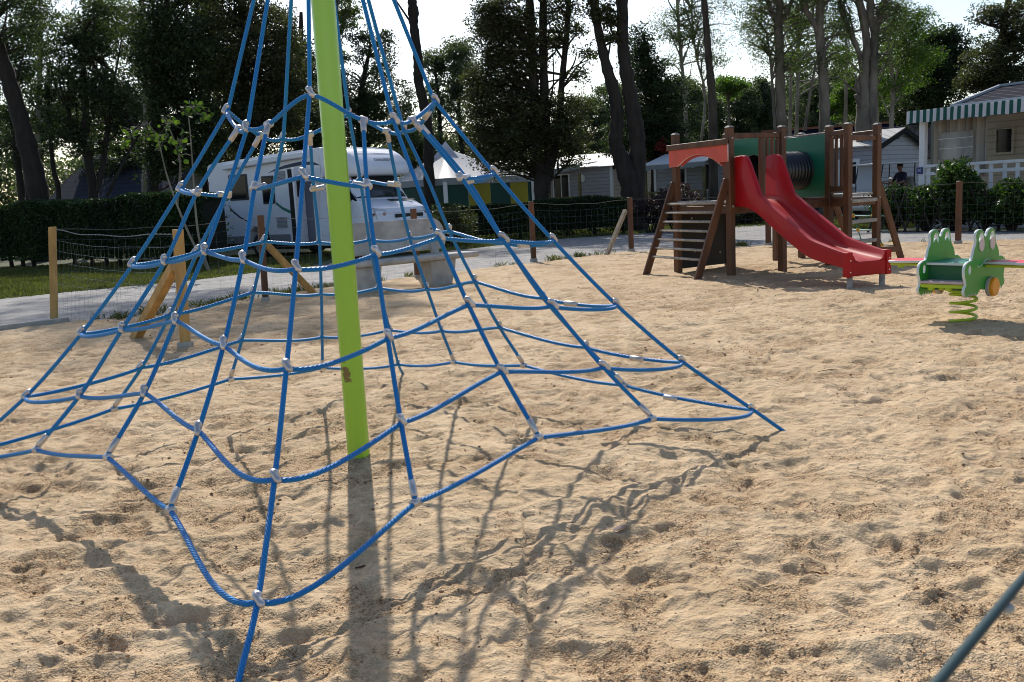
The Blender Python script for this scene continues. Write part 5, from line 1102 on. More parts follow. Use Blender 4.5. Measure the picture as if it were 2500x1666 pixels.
for i in range(14):
    s0 = .45+3.05*i/14; s1 = s0+3.05/14; sc_ = .17+.03*math.sin(i*1.9); a_ = [P(s0, -1.51, 2.25), P(s1, -1.51, 2.25), P(s1, -1.51, 2.25-sc_), P((s0+s1)/2, -1.51, 2.22-sc_), P(s0, -1.51, 2.25-sc_)]; v_.add(a_+[x+f*.01 for x in a_], [(0, 4, 3, 2, 1), (5, 6, 7, 8, 9)])
v_.build('valance', mat('grey_valance', (.22, .25, .28), .6), cnp)
for s in (.55, 2.1, 3.4): MB().box(P(s, -1.42, 1.2), (.10, .10, 1.85), (d, back, UP)).build('porch_post', deck_wood, root)
rl = MB(); rl.box(P(2.0, -1.5, 1.15), (2.95, .06, .07), (d, back, UP))
for i in range(15): rl.box(P(.6+i*.2, -1.5, .80), (.09, .03, .66), (d, back, UP))
rl.build('porch_railing', deck_wood, root)
MB().box(P(1.6, -.75, .42), (2.8, 1.5, .08), (d, back, UP)).build('porch_deck', deck_wood, root)
c = P(L_, 1.7, 2.78)+d*.02; MB().cyl(c, c+d*.04, .15, 20).build('round_vent', mat('vent_grey', (.12, .12, .14), .5), root)

# navy-roofed long building far behind
root, o, d, f, back, L_, P = gable_home('long_building', 'long building with a plain navy roof and red ridge behind the grey home', (15.5, 58), (34, 50), 9, 0.0, 2.3, 4.55, mat('render_wall', (.35, .34, .32), .8), NAVY, cat='building')
MB().beam(P(-.2, 4.5, 4.66), P(L_+.2, 4.5, 4.66), .25, .14, Vector((0, 0, 1)).cross(d)).build('ridge_tiles', mat('terracotta', (.28, .10, .05), .8, var=.3, vscale=12), root)
# slate-roofed house behind the left hedge
root, o, d, f, back, L_, P = gable_home('slate_house', 'white gabled house with a blue slate roof behind the left hedge trees', (-24.6, 50), (-17.2, 47.3), 6.5, 0.0, 1.9, 4.2, mat('render_wall', (.35, .34, .32), .8), linesmat('slate_roof', (.045, .052, .078), (.025, .03, .045), .25, axis='Z', width=.2, rough=1), mat('pale_render', (.34, .37, .38), .8), cat='house')
MB().box(P(.9, 3.25, 4.4), (1.2, .7, 1.1), (d, back, UP)).build('chimney', mat('pale_render', (.34, .37, .38), .8), root)
MB().box(P(L_/2, 3.25, 4.45), (L_, .2, .06), (d, back, UP)).build('ridge_cap', white_paint, root)

# small white car parked behind the hedge by the motorhome
def parked_car():
    r_ = thing('parked_car', 'white car roof showing over the hedge left of the motorhome', 'car', (gx(455, 33), 33, -.03)); c0 = Vector((gx(455, 33), 33, -.03)); hd = Vector((.9, -.43, 0)).normalized(); sd_ = Vector((-hd.y, hd.x, 0))
    prof_ = [(-2.0, .35), (-2.05, .75), (-1.9, .98), (-1.5, 1.05), (-1.1, 1.46), (-.2, 1.53), (.5, 1.48), (1.1, 1.05), (1.8, .92), (2.05, .70), (2.05, .35)]
    secs_ = []
    for y_, k in ((-.84, .96), (-.8, 1.0), (.8, 1.0), (.84, .96)): secs_.append([c0+hd*(a*k)+sd_*(y_*(1 if b < 1.1 else .85))+UP*(.35+(b-.35)*(.97 if k < 1 else 1)) for a, b in prof_])
    b_ = MB().loft(secs_, close=True).build('body', mat('white_car_paint', (.6, .61, .63), .25, coat=.6), r_, smooth=False, bevel=.03, seg=2)
    for y_ in (-.735, .735): 
        w_ = [(-1.25, 1.08), (-.95, 1.40), (.42, 1.42), (.95, 1.08)]; s_ = 1 if y_ > 0 else -1
        MB().add([c0+hd*a+sd_*(s_*(.80 if b < 1.2 else .70))+UP*b for a, b in w_], [(0, 1, 2, 3)]).build('window', glass_d, b_)
    for a in (-1.25, 1.3):
        for y_ in (-.85, .85): c = c0+hd*a+sd_*y_+UP*.32; MB().cyl(c-sd_*.09, c+sd_*.02*(1 if y_ > 0 else 1), .31, 20).build('wheel', rubber, r_)
parked_car()

# home with the striped awning, right edge
o, d, n_, L_ = basis((10.52, 24.0), (14.6, 18.0)); back = n_ if n_.y > 0 else -n_; back = Vector((-d.y, d.x, 0)); f = -back
home = thing('awning_home', 'beige mobile home with green and white striped awning and white deck railing', 'mobile home', tuple(o))
P = lambda s, t_, z: o+d*s+back*t_+UP*z
DW = 2.1
w_ = MB(); w_.box(P(L_/2+1.45, DW+1.9, 1.75), (L_+3.0, 3.8, 2.5), (d, back, UP)).build('wall', sid_beige, home)
MB().box(P(-.50, DW+1.2, 1.75), (.86, 2.2, 2.5), (d, back, UP)).build('grey_annex', mat('grey_green_panel', (.16, .165, .13), .7), home)
# roof: hipped, dark tiles
tile = linesmat('dark_roof_tiles', (.014, .016, .030), (.20, .21, .24), .24, axis='X', width=.10, bump=.15, rough=.95)
r_ = MB(); zb_, zt_ = 3.06, 3.58
pp = [P(-.15, DW-.25, zb_), P(L_+2.4, DW-.25, zb_), P(L_+2.4, DW+4.0, zb_), P(-.15, DW+4.0, zb_), P(.15, DW+1.6, zt_), P(L_+2.4, DW+1.6, zt_)]
r_.add(pp, [(0, 1, 5, 4), (0, 4, 3), (3, 4, 5, 2), (0, 3, 2, 1)]); r_.build('roof', tile, home)
hr = MB(); hr.beam(pp[4]+UP*.03, pp[5]+UP*.03, .12, .06); hr.beam(pp[0]+UP*.03, pp[4]+UP*.03, .10, .06); hr.beam(pp[0]+UP*.0+f*.02, pp[1]+f*.02, .06, .09); hr.build('roof_trim', mat('grey_roof_trim', (.30, .33, .37), .5), home)
quadwin(home, o+back*DW, d, f, .90, 1.42, 1.72, 2.42, fr=.06, fm=sid_beige); quadwin(home, o+back*DW, d, f, 3.4, 4.4, 1.6, 2.45, fr=.07)
MB().box(P(.52, DW-.02, 1.85), (.16, .05, 1.15), (d, back, UP)).build('doorway', mat('dark_doorway', (.02, .008, .01), .7), home)
MB().box(P(-.2, DW-.06, 2.05), (.10, .12, .2), (d, back, UP)).build('wall_lamp', rubber, home)
# deck
MB().box(P(L_/2, DW/2, .50), (L_, DW, .10), (d, back, UP)).build('deck', mat('pale_deck', (.35, .34, .32), .7), home)
MB().box(P(L_/2, .05, .22), (L_, .04, .5), (d, back, UP)).build('deck_skirt', white_paint, home)
for s in (.16, 3.0, 5.6): MB().box(P(s, .08, 1.62), (.15, .15, 2.3), (d, back, UP)).build('porch_post', white_paint, home, bevel=.01)
ra = MB(); ra.box(P(1.58, .06, 1.52), (2.72, .07, .07), (d, back, UP)); ra.box(P(1.58, .06, .66), (2.72, .06, .10), (d, back, UP)); ra.box(P(1.58, .06, 1.33), (2.72, .03, .08), (d, back, UP))
for s in (.32, .58, .92, 1.25, 1.58, 1.92, 2.25, 2.55, 2.82): ra.box(P(s, .07, 1.05), (.09, .03, .86), (d, back, UP))
ra.build('railing', white_paint, home)
pk = MB(); pk.box(P(4.3, .06, 1.28), (2.5, .03, .09), (d, back, UP)); pk.box(P(4.3, .06, .80), (2.5, .03, .09), (d, back, UP))
for i in range(13):
    s = 3.16+i*.195
    pl = [(-.05, 0), (.05, 0), (.05, .92), (.035, .955), (0, .975), (-.035, .955), (-.05, .92)]; pk.prism(pl, P(s, .035, .56), d, UP, .02)
pk.build('picket_railing', white_paint, home)
# awning: top sheet and hanging stripes
st_g = mat('awning_green', (.005, .095, .075), .6, trans=.2); st_w = mat('awning_white', (.62, .64, .68), .6, trans=.2)
aw = MB(); n = 54; W_ = .089; zt = 2.93
ZA = lambda s: 2.90
a_ = [P(-.12, -.22, 2.88), P(n*W_-.12, -.22, 2.88), P(n*W_-.12, DW-.2, 3.02), P(-.12, DW-.2, 3.02)]
aw.add(a_+[x+UP*.02 for x in a_], [(0, 3, 2, 1), (4, 5, 6, 7), (0, 1, 5, 4), (1, 2, 6, 5), (2, 3, 7, 6), (3, 0, 4, 7)]); awn = aw.build('awning', st_w, home)
for i in range(n):
    s0 = -.12+i*W_; s1 = s0+W_; mm = MB(); dz_ = .30; k = 3; front = []; 
    for j in range(k+1): front.append(P(s0+(s1-s0)*j/k, -.235-.01*math.sin(j+i), 2.885-dz_+.025*abs(math.sin(math.pi*(i*W_*1.55+j*W_/k*1.55)))))
    top = [P(s1, -.225, 2.905), P(s0, -.225, 2.905)]; lst = front+top; m_ = MB(); m_.add(lst+[x+back*.006 for x in lst], [tuple(range(len(lst))), tuple(range(len(lst), 2*len(lst)))[::-1]]); m_.build('awning_stripe', st_g if i % 2 else st_w, awn)
# striped curtain with clear window at the deck's end
cur = linesmat('striped_curtain', (.36, .33, .28), (.17, .14, .11), .14, axis='Y', width=.5, rough=.8, bump=.3)
def cpt(x, z): return P(.28+x, .35+.05*math.sin(x*26), z)
cc = MB(); 
for x0, x1, z0, z1 in ((0, .14, 1.55, 2.66), (.14, 1.02, 2.32, 2.66), (.14, 1.02, 1.55, 1.66), (1.02, 1.40, 1.2, 2.70)):
    k = max(2, int((x1-x0)*26)); cc.loft([[cpt(x0+(x1-x0)*i/k, z0), cpt(x0+(x1-x0)*i/k, z1)] for i in range(k+1)])
cu_ = cc.build('side_curtain', cur, home); md = cu_.modifiers.new('t', 'SOLIDIFY'); md.thickness = .006
plast = mat('clear_plastic', (.42, .42, .40), .25, var=.4, vscale=2.5, trans=.35, stretch=(1, 1, .3))
MB().box(P(.28+.58, .34, 1.99), (.90, .01, .68), (d, back, UP)).build('plastic_window', plast, cu_)
for z in (1.88, 2.12): MB().box(P(.28+.58, .33, z+.05), (.88, .008, .012), (d, back, UP)).build('window_bar', white_paint, cu_)
sg = MB().box(P(.13, -.02, 1.42), (.17, .02, .17), (d, back, UP)).build('number_sign', mat('sign_blue', (.012, .035, .16), .45), home, bevel=.006)
text_mesh('sign_number', '50', .105, P(.13, -.032, 1.425), d, UP, mat('sign_white', (.55, .57, .62), .5), sg)

# ------------------------------------------------------------------ white pavilion tent
Yt = 36.0
tent = thing('pavilion_tent', 'white pyramid-roofed tent with green and yellow walls behind the hedge', 'tent', (gx(1105, Yt+2), Yt+2, 0))
cn = at(1087, 456, Yt); c0 = Vector((cn.x, Yt, 0)); cl = Vector((gx(955, 38.5, 2), 38.5, 0)); crr = Vector((gx(1301, 38.7, 2), 38.7, 0)); cb_ = cl+crr-c0
zE = 1.86; apx = at(1088, 362, 39.2); pk_ = Vector((apx.x, 39.2, apx.z))
tentm = mat('tent_canvas', (.62, .64, .70), .55, var=.06, vscale=1.2, trans=.35, bump=.1, bscale=2)
corn = [c0, crr, cb_, cl]; m = MB()
for i in range(4):
    a, b = corn[i]+UP*(zE+.26), corn[(i+1) % 4]+UP*(zE+.26); N_ = 10; rows = []
    for j in range(N_+1):
        t_ = j/N_; row = []
        for k in range(9):
            e_ = a.lerp(b, k/8); q = e_.lerp(pk_, t_); q -= UP*(.07*math.sin(math.pi*t_)*(.8+.35*math.sin(math.pi*k/8))); row.append(q)
        rows.append(row)
    m.loft(rows)
tr_ = m.build('canopy', tentm, tent, smooth=True)
m = MB()
for i in range(4):
    a, b = corn[i], corn[(i+1) % 4]; m.add([a+UP*zE, b+UP*zE, b+UP*(zE+.26), a+UP*(zE+.26)], [(0, 1, 2, 3)])
v_ = m.build('valance', mat('tent_valance', (.42, .44, .47), .6, trans=.25), tent); md = v_.modifiers.new('t', 'SOLIDIFY'); md.thickness = .02
m = MB(); k = 12; rg_ = [pk_+UP*.0+Vector((.75*math.cos(R(45+90*i)), .75*math.sin(R(45+90*i)), -.42)) for i in range(4)]
top = pk_+UP*.28; m.add(rg_+[top], [(0, 1, 4), (1, 2, 4), (2, 3, 4), (3, 0, 4), (0, 3, 2, 1)]); m.build('cap', tentm, tent)
for p in (c0, crr, cl): MB().beam(p+UP*-.1, p+UP*(zE+.1), .16, .16).build('tent_pole', white_paint, tent)
gwall = mat('green_tarpaulin', (.006, .06, .045), .6, var=.2, vscale=1); ywall = mat('yellow_tarpaulin', (.36, .30, .015), .6, var=.15, vscale=1)
dR = crr-c0
for (f0, f1, m_, nm) in ((.02, .24, gwall, 'green_wall'), (.25, .49, ywall, 'yellow_wall'), (.495, .72, gwall, 'green_wall'), (.725, .93, ywall, 'yellow_wall'), (.935, 1.0, gwall, 'green_wall')):
    a, b = c0+dR*f0, c0+dR*f1; MB().beam(a+UP*.95+Vector((0, .08, 0)), b+UP*.95+Vector((0, .08, 0)), .02, 1.9, Vector((dR.y, -dR.x, 0))).build(nm, m_, tent)
a, b = c0.lerp(cl, .02), cl; MB().beam(a+UP*.95+Vector((.05, .1, 0)), b+UP*.95+Vector((.05, .1, 0)), .02, 1.9, Vector((1, .5, 0))).build('green_wall', gwall, tent)

# ------------------------------------------------------------------ motorhome
mh_o = Vector((-7.51, 27.43, -.03)); hh = Vector((.821, -.571, 0)).normalized(); mh_a = math.atan2(hh.y, hh.x)
mh = thing('motorhome', 'white coachbuilt motorhome with open side door parked behind the fence', 'motorhome', tuple(mh_o), rotz=mh_a, local=True)
mw = mat('motorhome_white', (.70, .73, .80), .3, coat=.5, var=.04, vscale=1.5); mg = mat('motorhome_grey', (.13, .145, .19), .45, coat=.3); msk = mat('skirt_grey', (.16, .18, .21), .5)
YN, YF = -1.12, 1.12
side = [(-.25, .42), (-.25, 2.50), (-.20, 2.61), (-.08, 2.655), (3.8, 2.80), (4.3, 2.81), (4.3, 2.05), (3.95, 1.98), (3.9, .40), (2.13, .40), (2.08, .72), (1.9, .86), (1.5, .86), (1.32, .72), (1.27, .40)]
V3 = lambda x, y, z: Vector((x, y, z))
def sideprism(poly, y0, y1, m, name, par=mh, bevel=0, seg=2): return MB().prism([(a, b) for a, b in poly], V3(0, y1, 0), V3(1, 0, 0), UP, (y1-y0)).build(name, m, par, local=True, bevel=bevel, seg=seg)
body = sideprism(side, YN, YF, mw, 'body', bevel=.03)
# overcab: bulbous pod lofted across x
pod = []
for x, zt, zb_, wy in ((4.25, 2.81, 2.05, 1.12), (4.5, 2.80, 2.04, 1.12), (4.75, 2.76, 2.03, 1.115), (4.95, 2.71, 2.03, 1.11), (5.12, 2.62, 2.03, 1.10), (5.26, 2.51, 2.04, 1.07), (5.38, 2.38, 2.05, 1.02), (5.43, 2.31, 2.08, .97), (5.45, 2.25, 2.13, .92)):
    r_ = min(.22, (zt-zb_)*.45); q = []
    for cy, cz, a0 in ((wy-r_, zt-r_, 0), (-wy+r_, zt-r_, 90), (-wy+r_*.4, zb_+r_*.4, 180), (wy-r_*.4, zb_+r_*.4, 270)):
        rr_ = r_ if a0 < 180 else r_*.4
        for i in range(5): a_ = R(a0+22.5*i); q.append(V3(x, cy+rr_*math.cos(a_), cz+rr_*math.sin(a_)))
    pod.append(q)
autosmooth(MB().loft(pod, close=True).build('overcab', mw, mh, local=True, smooth=True), 55)
MB().add([V3(4.72, -.85, 2.79), V3(4.72, .85, 2.79), V3(5.16, .66, 2.60), V3(5.16, -.66, 2.60)], [(0, 3, 2, 1)]).build('roof_window', mat('skylight_glass', (.22, .28, .36), .08, spec=.8), mh, local=True)
tx = text_mesh('brand_lettering', 'CHAUSSON', .135, V3(5.345, .08, 2.435), Vector((0, 1, 0)), Vector((-.62, 0, .78)), mat('lettering_grey', (.17, .22, .26), .5), mh, ext=.004)
# cab
cabm = mw
cab = [(3.9, .42), (3.9, 2.0), (4.7, 2.06), (5.0, 2.05), (5.50, 1.44), (5.8, 1.34), (6.06, 1.20), (6.18, .98), (6.22, .62), (6.2, .32), (5.60, .30), (5.53, .62), (5.36, .76), (5.02, .76), (4.84, .62), (4.8, .30), (3.9, .32)]
cb = MB(); ws = []
for y_, k in ((-1.0, .0), (-.96, 1), (.96, 1), (1.0, 0)):
    ws.append([V3(x - (0.10 if (k == 0 and x > 5.2) else 0) - (.22*abs(y_)**3 if x > 5.2 else 0), y_*(.86+.14*min(1, max(0, (2.0-z)/.55))), z) for x, z in cab])
mid_ = [[V3(x-(.22*abs(y_)**3 if x > 5.2 else 0), y_*(.86+.14*min(1, max(0, (2.0-z)/.55))), z) for x, z in cab] for y_ in (-.7, -.35, 0, .35, .7)]
cb.loft(ws[:2]+mid_+ws[2:], close=True); cabo = autosmooth(cb.build('cab', cabm, mh, local=True, smooth=True), 25)
def onws(y_, t_, off=.012):  # windscreen surface
    x = 5.0+(5.50-5.0)*t_; z = 2.05-(2.05-1.44)*t_; x2 = x-(.22*abs(y_)**3 if x > 5.2 else 0)
    return V3(x2+off, y_*(.86+.14*min(1, max(0, (2.0-z)/.55))), z+off)
g_ = MB(); rows = []
for i in range(7):
    t_ = .03+.92*i/6; rows.append([onws(-.985+1.97*j/10, t_) for j in range(11)])
g_.loft(rows); g_.build('windscreen', mat('windscreen_glass', (.018, .028, .034), .12, spec=.45), mh, local=True, smooth=True)
for y0 in (-.55, .15): MB().tube([onws(y0, .97, .03), onws(y0+.30, .90, .03), onws(y0+.62, .86, .03)], .009, 6).build('wiper', rubber, mh, local=True)
MB().prism([(4.35, 1.25), (4.35, 1.95), (4.88, 1.95), (5.32, 1.42), (5.05, 1.27)], V3(0, -.985, 0), V3(1, 0, 0), UP, .012).build('cab_window', glass_d, mh, local=True)
MB().prism([(4.35, 1.25), (4.35, 1.95), (4.88, 1.95), (5.32, 1.42), (5.05, 1.27)], V3(0, .997, 0), V3(1, 0, 0), UP, .012).build('cab_window', glass_d, mh, local=True)
MB().box(V3(5.02, -1.12, 1.33), (.10, .14, .30)).build('wing_mirror', rubber, mh, local=True, bevel=.02)
MB().box(V3(5.02, 1.12, 1.33), (.10, .14, .30)).build('wing_mirror', rubber, mh, local=True, bevel=.02)
# nose details
for sgn in (-1, 1):
    lp = [(.98, .92), (.60, .92), (.56, 1.06), (.74, 1.17), (.98, 1.22)]
    pts_ = [V3(6.14-.30*(z-.9)-.22*abs(y_)**3+.03, sgn*y_, z) for y_, z in lp]; m = MB(); m.add(pts_+[p-V3(.12, 0, 0) for p in pts_], [tuple(range(5)), tuple(range(5, 10))[::-1]]+[(i, (i+1) % 5, 5+(i+1) % 5, 5+i) for i in range(5)]); hl = m.build('headlight', mat('headlight_glass', (.42, .45, .50), .12, spec=.8), mh, local=True)
    MB().ball(V3(6.01, sgn*.76, 1.03), .075, 12, (.5, 1, 1)).build('lamp_bowl', mat('lamp_bowl', (.35, .22, .20), .2, .6), hl, local=True)
MB().box(V3(6.16, .0, 1.0), (.05, 1.05, .09)).build('grille', rubber, mh, local=True, bevel=.01)
MB().box(V3(6.175, .0, .70), (.06, 1.3, .16)).build('lower_grille', rubber, mh, local=True, bevel=.01)
MB().add([V3(5.60, -.2, 1.425), V3(5.60, .85, 1.425), V3(5.72, .80, 1.385), V3(5.72, -.16, 1.385)], [(0, 1, 2, 3)]).build('bonnet_vent', rubber, mh, local=True)
MB().box(V3(6.22, 0, .48), (.03, .52, .12)).build('number_plate', white_paint, mh, local=True)
MB().box(V3(5.8, -.99, 1.05), (.16, .03, .07)).build('indicator', mat('dark_red_lens', (.10, .01, .01), .3), mh, local=True)
# near side
def sw(x0, x1, z0, z1, name='window', m=glass_d): 
    fr = MB().box(V3((x0+x1)/2, YN-.012, (z0+z1)/2), (x1-x0+.05, .03, z1-z0+.05)).build(name, mat('window_seal', (.02, .02, .025), .4), mh, local=True, bevel=.02, seg=2)
    MB().box(V3((x0+x1)/2, YN-.03, (z0+z1)/2), (x1-x0-.04, .012, z1-z0-.04)).build('pane', m, fr, local=True, bevel=.005); return fr
sw(.69, 1.40, 1.63, 2.28); sw(2.03, 2.45, 1.49, 2.18)
vl = linesmat('louvre', (.45, .47, .52), (.05, .05, .06), .035, axis='Z', width=.45)
for x0, x1, z0, z1 in ((2.55, 2.93, 2.02, 2.30), (2.48, 2.86, .82, 1.10)): MB().box(V3((x0+x1)/2, YN-.010, (z0+z1)/2), (x1-x0, .03, z1-z0)).build('vent_louvre', vl, mh, local=True)
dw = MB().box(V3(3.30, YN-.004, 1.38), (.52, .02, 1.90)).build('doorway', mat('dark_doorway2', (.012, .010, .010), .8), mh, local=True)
MB().box(V3(3.38, YN-.016, 1.75), (.05, .008, .16)).build('interior_lamp', mat('warm_orange', (.5, .12, .03), .5), dw, local=True)
da = R(-72); dd_ = V3(math.cos(da), math.sin(da), 0); hx = V3(3.62, YN-.02, 0)
leaf_o = MB().box(hx-dd_*(-.27)+UP*1.37, (.54, .05, 1.92), (dd_, V3(-dd_.y, dd_.x, 0), UP)).build('side_door', mw, mh, local=True, bevel=.03, seg=2)
MB().box(hx+dd_*.27+UP*1.85+V3(-dd_.y, dd_.x, 0)*.03, (.3, .02, .5), (dd_, V3(-dd_.y, dd_.x, 0), UP)).build('pane', glass_d, leaf_o, local=True, bevel=.01)
MB().box(hx+dd_*.27+UP*1.0-V3(-dd_.y, dd_.x, 0)*.03, (.3, .03, .4), (dd_, V3(-dd_.y, dd_.x, 0), UP)).build('door_pocket', msk, leaf_o, local=True, bevel=.01)
MB().box(V3(3.72, YN-.006, 1.2), (.36, .02, 1.56)).build('grey_panel', mg, mh, local=True)
# awning cassette and graphics
MB().beam(V3(.56, YN-.07, 2.52), V3(3.8, YN-.07, 2.66), .13, .15, V3(0, 1, 0)).build('awning_cassette', mw, mh, local=True, bevel=.03, seg=2)
def decal(poly, m, name): MB().add([V3(a, YN-.006, b) for a, b in poly]+[V3(a, YN-.002, b) for a, b in poly], [tuple(range(len(poly))), tuple(range(len(poly), 2*len(poly)))[::-1]]).build(name, m, mh, local=True)
navy = mat('navy_graphic', (.012, .02, .08), .4); teal_g = mat('teal_graphic', (.02, .16, .12), .4)
decal([(2.28, 2.27), (2.55, 2.36), (2.95, 2.44), (3.54, 2.50), (4.0, 2.47), (4.28, 2.36), (3.9, 2.40), (3.5, 2.40), (2.95, 2.36), (2.5, 2.31)], navy, 'blue_swoosh')
decal([(2.50, 1.50), (2.75, 1.36), (3.02, 1.26), (3.02, 1.18), (2.74, 1.28), (2.48, 1.44)], teal_g, 'green_stripe')
decal([(.52, 1.50), (.75, 1.32), (1.0, 1.16), (1.3, 1.03), (1.32, 1.0), (1.0, 1.11), (.72, 1.27)], navy, 'dark_stripe')
MB().box(V3(.52, YN-.008, .52), (1.46, .02, .20)).build('skirt_panel', msk, mh, local=True); MB().box(V3(2.55, YN-.008, .52), (.78, .02, .24)).build('skirt_panel', msk, mh, local=True)
for x in (1.70, 5.17):
    for y_ in (-.98, .98):
        wh = MB().cyl(V3(x, y_-.11, .34), V3(x, y_+.11, .34), .34, 26).build('wheel', rubber, mh, local=True, bevel=.03, seg=2)
        s_ = -1 if y_ < 0 else 1; MB().cyl(V3(x, y_+s_*.10, .34), V3(x, y_+s_*.125, .34), .21, 20).build('rim', alu, wh, local=True)
MB().box(V3(3.0, 0, .35), (5.6, 1.5, .25)).build('chassis', rubber, mh, local=True)
MB().tube([V3(2.9, -.2, 2.78), V3(2.92, -.2, 3.0), V3(2.9, -.2, 3.12)], [.09, .085, .03], 10).build('roof_aerial', white_paint, mh, local=True, smooth=True)
MB().box(V3(2.1, .1, 2.80), (1.3, .8, .06)).build('solar_panel', mat('solar_frame', (.3, .32, .34), .4), mh, local=True, bevel=.01)
MB().box(V3(-.23, YN-.01, 2.12), (.02, .02, .12)).build('side_light', mat('dark_red_lens', (.10, .01, .01), .3), mh, local=True)

# ------------------------------------------------------------------ golf cart and driver
ga = math.atan2(-.40, -.917); co = Vector((gx(2160, 30), 30.0, -.02))
cart = thing('golf_cart', 'white golf cart with roof and windscreen stopped behind the laurel bushes', 'golf cart', tuple(co), rotz=ga, local=True)
cw = mat('cart_white', (.62, .63, .64), .4, coat=.3)
MB().prism([(-1.05, .35), (-1.1, .62), (-.95, .78), (-.25, .78), (-.22, .42), (.45, .40), (.52, .82), (.78, .86), (1.05, .66), (1.12, .42), (1.05, .30), (-1.0, .28)], V3(0, .55, 0), V3(1, 0, 0), UP, 1.1).build('body', cw, cart, local=True, bevel=.04, seg=2)
rf2 = MB().box(V3(-.02, 0, 1.74), (1.72, 1.16, .05)).build('roof', cw, cart, local=True, bevel=.024, seg=3)
for x0, x1 in ((.72, .62), (-.78, -.72)):
    for y_ in (-.52, .52): MB().tube([V3(x0, y_, .75), V3(x0+(.08 if x0 < 0 else 0), y_, 1.25), V3(x1, y_, 1.72)], .018, 8).build('roof_strut', rubber, cart, local=True)
ws_ = mat('cart_screen', (.62, .66, .72), .3, trans=.6); MB().add([V3(.73, -.50, .80), V3(.73, .50, .80), V3(.635, .50, 1.70), V3(.635, -.50, 1.70), V3(.738, -.50, .80), V3(.738, .50, .80), V3(.643, .50, 1.70), V3(.643, -.50, 1.70)], [(0, 1, 2, 3), (4, 7, 6, 5), (0, 4, 5, 1), (2, 6, 7, 3)]).build('windscreen', ws_, cart, local=True)  # reflection on the screen is painted in as its whitish-blue colour
MB().box(V3(-.42, 0, .86), (.5, 1.0, .14)).build('seat', mat('cart_seat', (.30, .28, .24), .6), cart, local=True, bevel=.03); MB().box(V3(-.68, 0, 1.12), (.1, 1.0, .36)).build('seat_back', mat('cart_seat', (.30, .28, .24), .6), cart, local=True, bevel=.03)
for x in (-.72, .82):
    for y_ in (-.50, .50): MB().cyl(V3(x, y_-.09, .23), V3(x, y_+.09, .23), .23, 20).build('wheel', rubber, cart, local=True, bevel=.02)
swp = V3(.28, .25, 1.08); MB().tube([swp+V3(.04*math.cos(a_)*0-.08*math.sin(a_), .17*math.cos(a_), .12*math.sin(a_)) for a_ in [2*math.pi*i/20 for i in range(21)]], .012, 6).build('steering_wheel', rubber, cart, local=True); MB().tube([swp, V3(.55, .25, .85)], .016, 6).build('steering_column', rubber, cart, local=True)

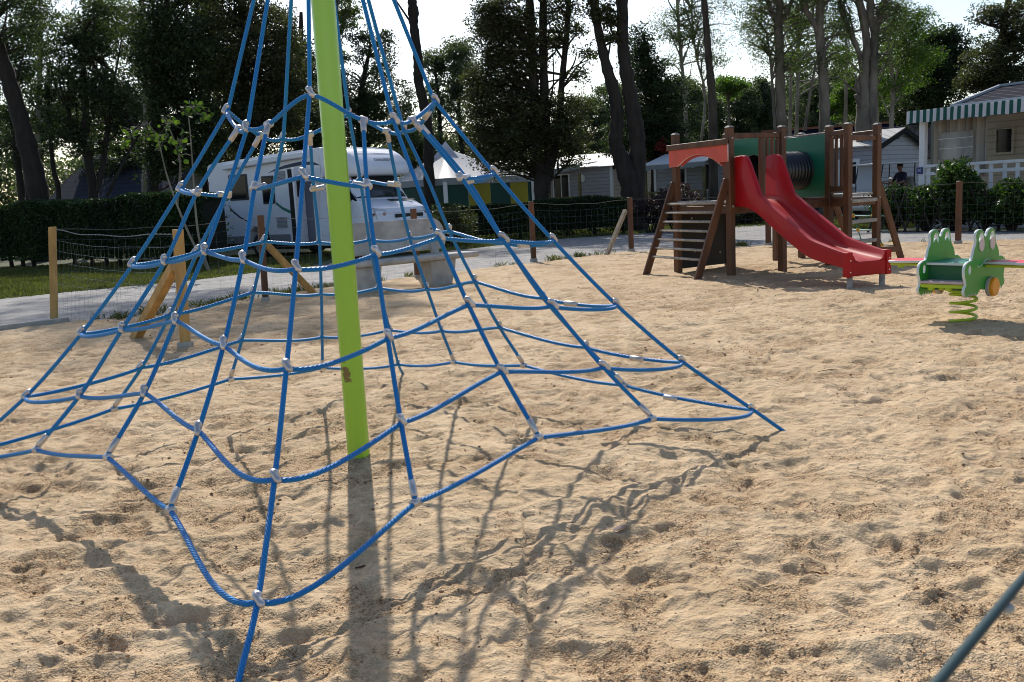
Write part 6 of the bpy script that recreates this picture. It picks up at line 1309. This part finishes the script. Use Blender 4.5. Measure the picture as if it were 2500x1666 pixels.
def skin_person():
    """seated driver: one skinned body, hair and shirt as children"""
    root = thing('person', 'driver in a dark navy T-shirt seated in the golf cart facing left', 'person', tuple(co), rotz=ga, local=True)
    Y0 = .25
    J = [((-.42, Y0, .97), .13), ((-.44, Y0, 1.12), .125), ((-.42, Y0, 1.28), .135), ((-.41, Y0, 1.40), .11), ((-.39, Y0, 1.47), .055), ((-.375, Y0, 1.53), .058),  # 0-5 pelvis..neck
         ((-.36, Y0, 1.60), .082), ((-.355, Y0, 1.68), .078),                                                                                                   # 6-7 head
         ((-.42, Y0-.17, 1.385), .062), ((-.32, Y0-.23, 1.17), .046), ((-.10, Y0-.19, 1.10), .034), ((.13, Y0-.13, 1.12), .026), ((.20, Y0-.12, 1.13), .026),          # 8-12 right arm
         ((-.42, Y0+.17, 1.385), .062), ((-.30, Y0+.24, 1.17), .046), ((-.08, Y0+.20, 1.10), .034), ((.13, Y0+.14, 1.12), .026), ((.20, Y0+.13, 1.13), .026),          # 13-17 left arm
         ((-.38, Y0-.10, .95), .088), ((.02, Y0-.12, .97), .066), ((.12, Y0-.12, .72), .05), ((.18, Y0-.12, .48), .038), ((.32, Y0-.12, .45), .036),                # 18-22 leg
         ((-.38, Y0+.10, .95), .088), ((.02, Y0+.12, .97), .066), ((.12, Y0+.12, .72), .05), ((.18, Y0+.12, .48), .038), ((.32, Y0+.12, .45), .036)]
    E_ = [(0, 1), (1, 2), (2, 3), (3, 4), (4, 5), (5, 6), (6, 7), (3, 8), (8, 9), (9, 10), (10, 11), (11, 12), (3, 13), (13, 14), (14, 15), (15, 16), (16, 17), (0, 18), (18, 19), (19, 20), (20, 21), (21, 22), (0, 23), (23, 24), (24, 25), (25, 26), (26, 27)]
    for h0, sy in ((12, -1), (17, 1)):   # fingers closing on the wheel
        b0 = Vector(J[h0][0])
        for k in range(4):
            o_ = len(J); dy = (-.024+.016*k); Lf = (.030, .036, .034, .026)[k]
            J.append((tuple(b0+Vector((.02, dy, .012))), .010)); J.append((tuple(b0+Vector((.02+Lf, dy, .004))), .009)); J.append((tuple(b0+Vector((.02+Lf*.7, dy, -.024))), .008))
            E_ += [(h0, o_), (o_, o_+1), (o_+1, o_+2)]
        o_ = len(J); J.append((tuple(b0+Vector((.0, -sy*.03, .012))), .011)); J.append((tuple(b0+Vector((.028, -sy*.04, .0))), .010)); E_ += [(h0, o_), (o_, o_+1)]
    me = bpy.data.meshes.new('body'); me.from_pydata([j[0] for j in J], E_, []); ob = bpy.data.objects.new('body', me); C.objects.link(ob)
    sk = ob.modifiers.new('skin', 'SKIN'); sk.use_smooth_shade = True
    for v, (_, r_) in zip(me.skin_vertices[0].data, J): v.radius = (r_, r_)
    me.skin_vertices[0].data[0].use_root = True
    sb = ob.modifiers.new('sub', 'SUBSURF'); sb.levels = 2; sb.render_levels = 2
    dg = bpy.context.evaluated_depsgraph_get(); dg.update(); m2 = bpy.data.meshes.new_from_object(ob.evaluated_get(dg)); bpy.data.objects.remove(ob)
    skin_c = mat('skin', (.30, .15, .10), .55); shirt = mat('navy_shirt', (.012, .015, .035), .8, bump=.2, bscale=20); trou = mat('dark_trousers', (.03, .03, .035), .8)
    m2.materials.clear(); [m2.materials.append(x) for x in (skin_c, shirt, trou)]
    for p in m2.polygons:
        c = p.center; arm = math.hypot(c.y-Y0, 0) > .13
        if c.z < 1.03 and not (c.x > -.2 and c.z > 1.03): p.material_index = 2
        elif c.z < 1.455 and (not arm or (c.x < -.27 and c.z > 1.17)): p.material_index = 1
        else: p.material_index = 0
        if c.x > -.02 and c.z > 1.05: p.material_index = 0
        p.use_smooth = True
    b = bpy.data.objects.new('body', m2); C.objects.link(b); b.parent = root
    hx_ = Vector((-.355, Y0, 1.645))
    fm = MB(); fm.tube(catmull([hx_+Vector((.082, 0, .03)), hx_+Vector((.100, 0, -.005)), hx_+Vector((.110, 0, -.022)), hx_+Vector((.088, 0, -.032))], 3), [.010, .011, .012, .013, .014, .015, .015, .013, .011, .010], 8)
    for s_ in (-1, 1): fm.ball(hx_+Vector((.0, s_*.082, -.01)), .028, 8, (.6, .3, 1))
    fm.ball(hx_+Vector((.055, 0, -.085)), .04, 8, (.9, 1, .7)); fm.build('facial_features', skin_c, root, local=True, smooth=True)
    ey_ = MB(); [ey_.ball(hx_+Vector((.076, s_*.032, .008)), .010, 8, (.6, 1, .7)) for s_ in (-1, 1)]; ey_.build('eyes', mat('eye_dark', (.03, .02, .015), .3), root, local=True)
    MB().box(hx_+Vector((.086, 0, -.055)), (.01, .045, .008)).build('mouth', mat('lip', (.2, .07, .06), .5), root, local=True)
    hm = MB(); hm.ball(hx_+Vector((-.018, 0, .035)), .098, 14, (1.02, .92, .86)); hm.ball(hx_+Vector((-.045, 0, -.01)), .075, 12, (.8, 1.02, 1.0)); hm.build('hair', mat('dark_hair', (.012, .009, .007), .7, bump=.6, bscale=80), root, local=True, smooth=True)
skin_person()
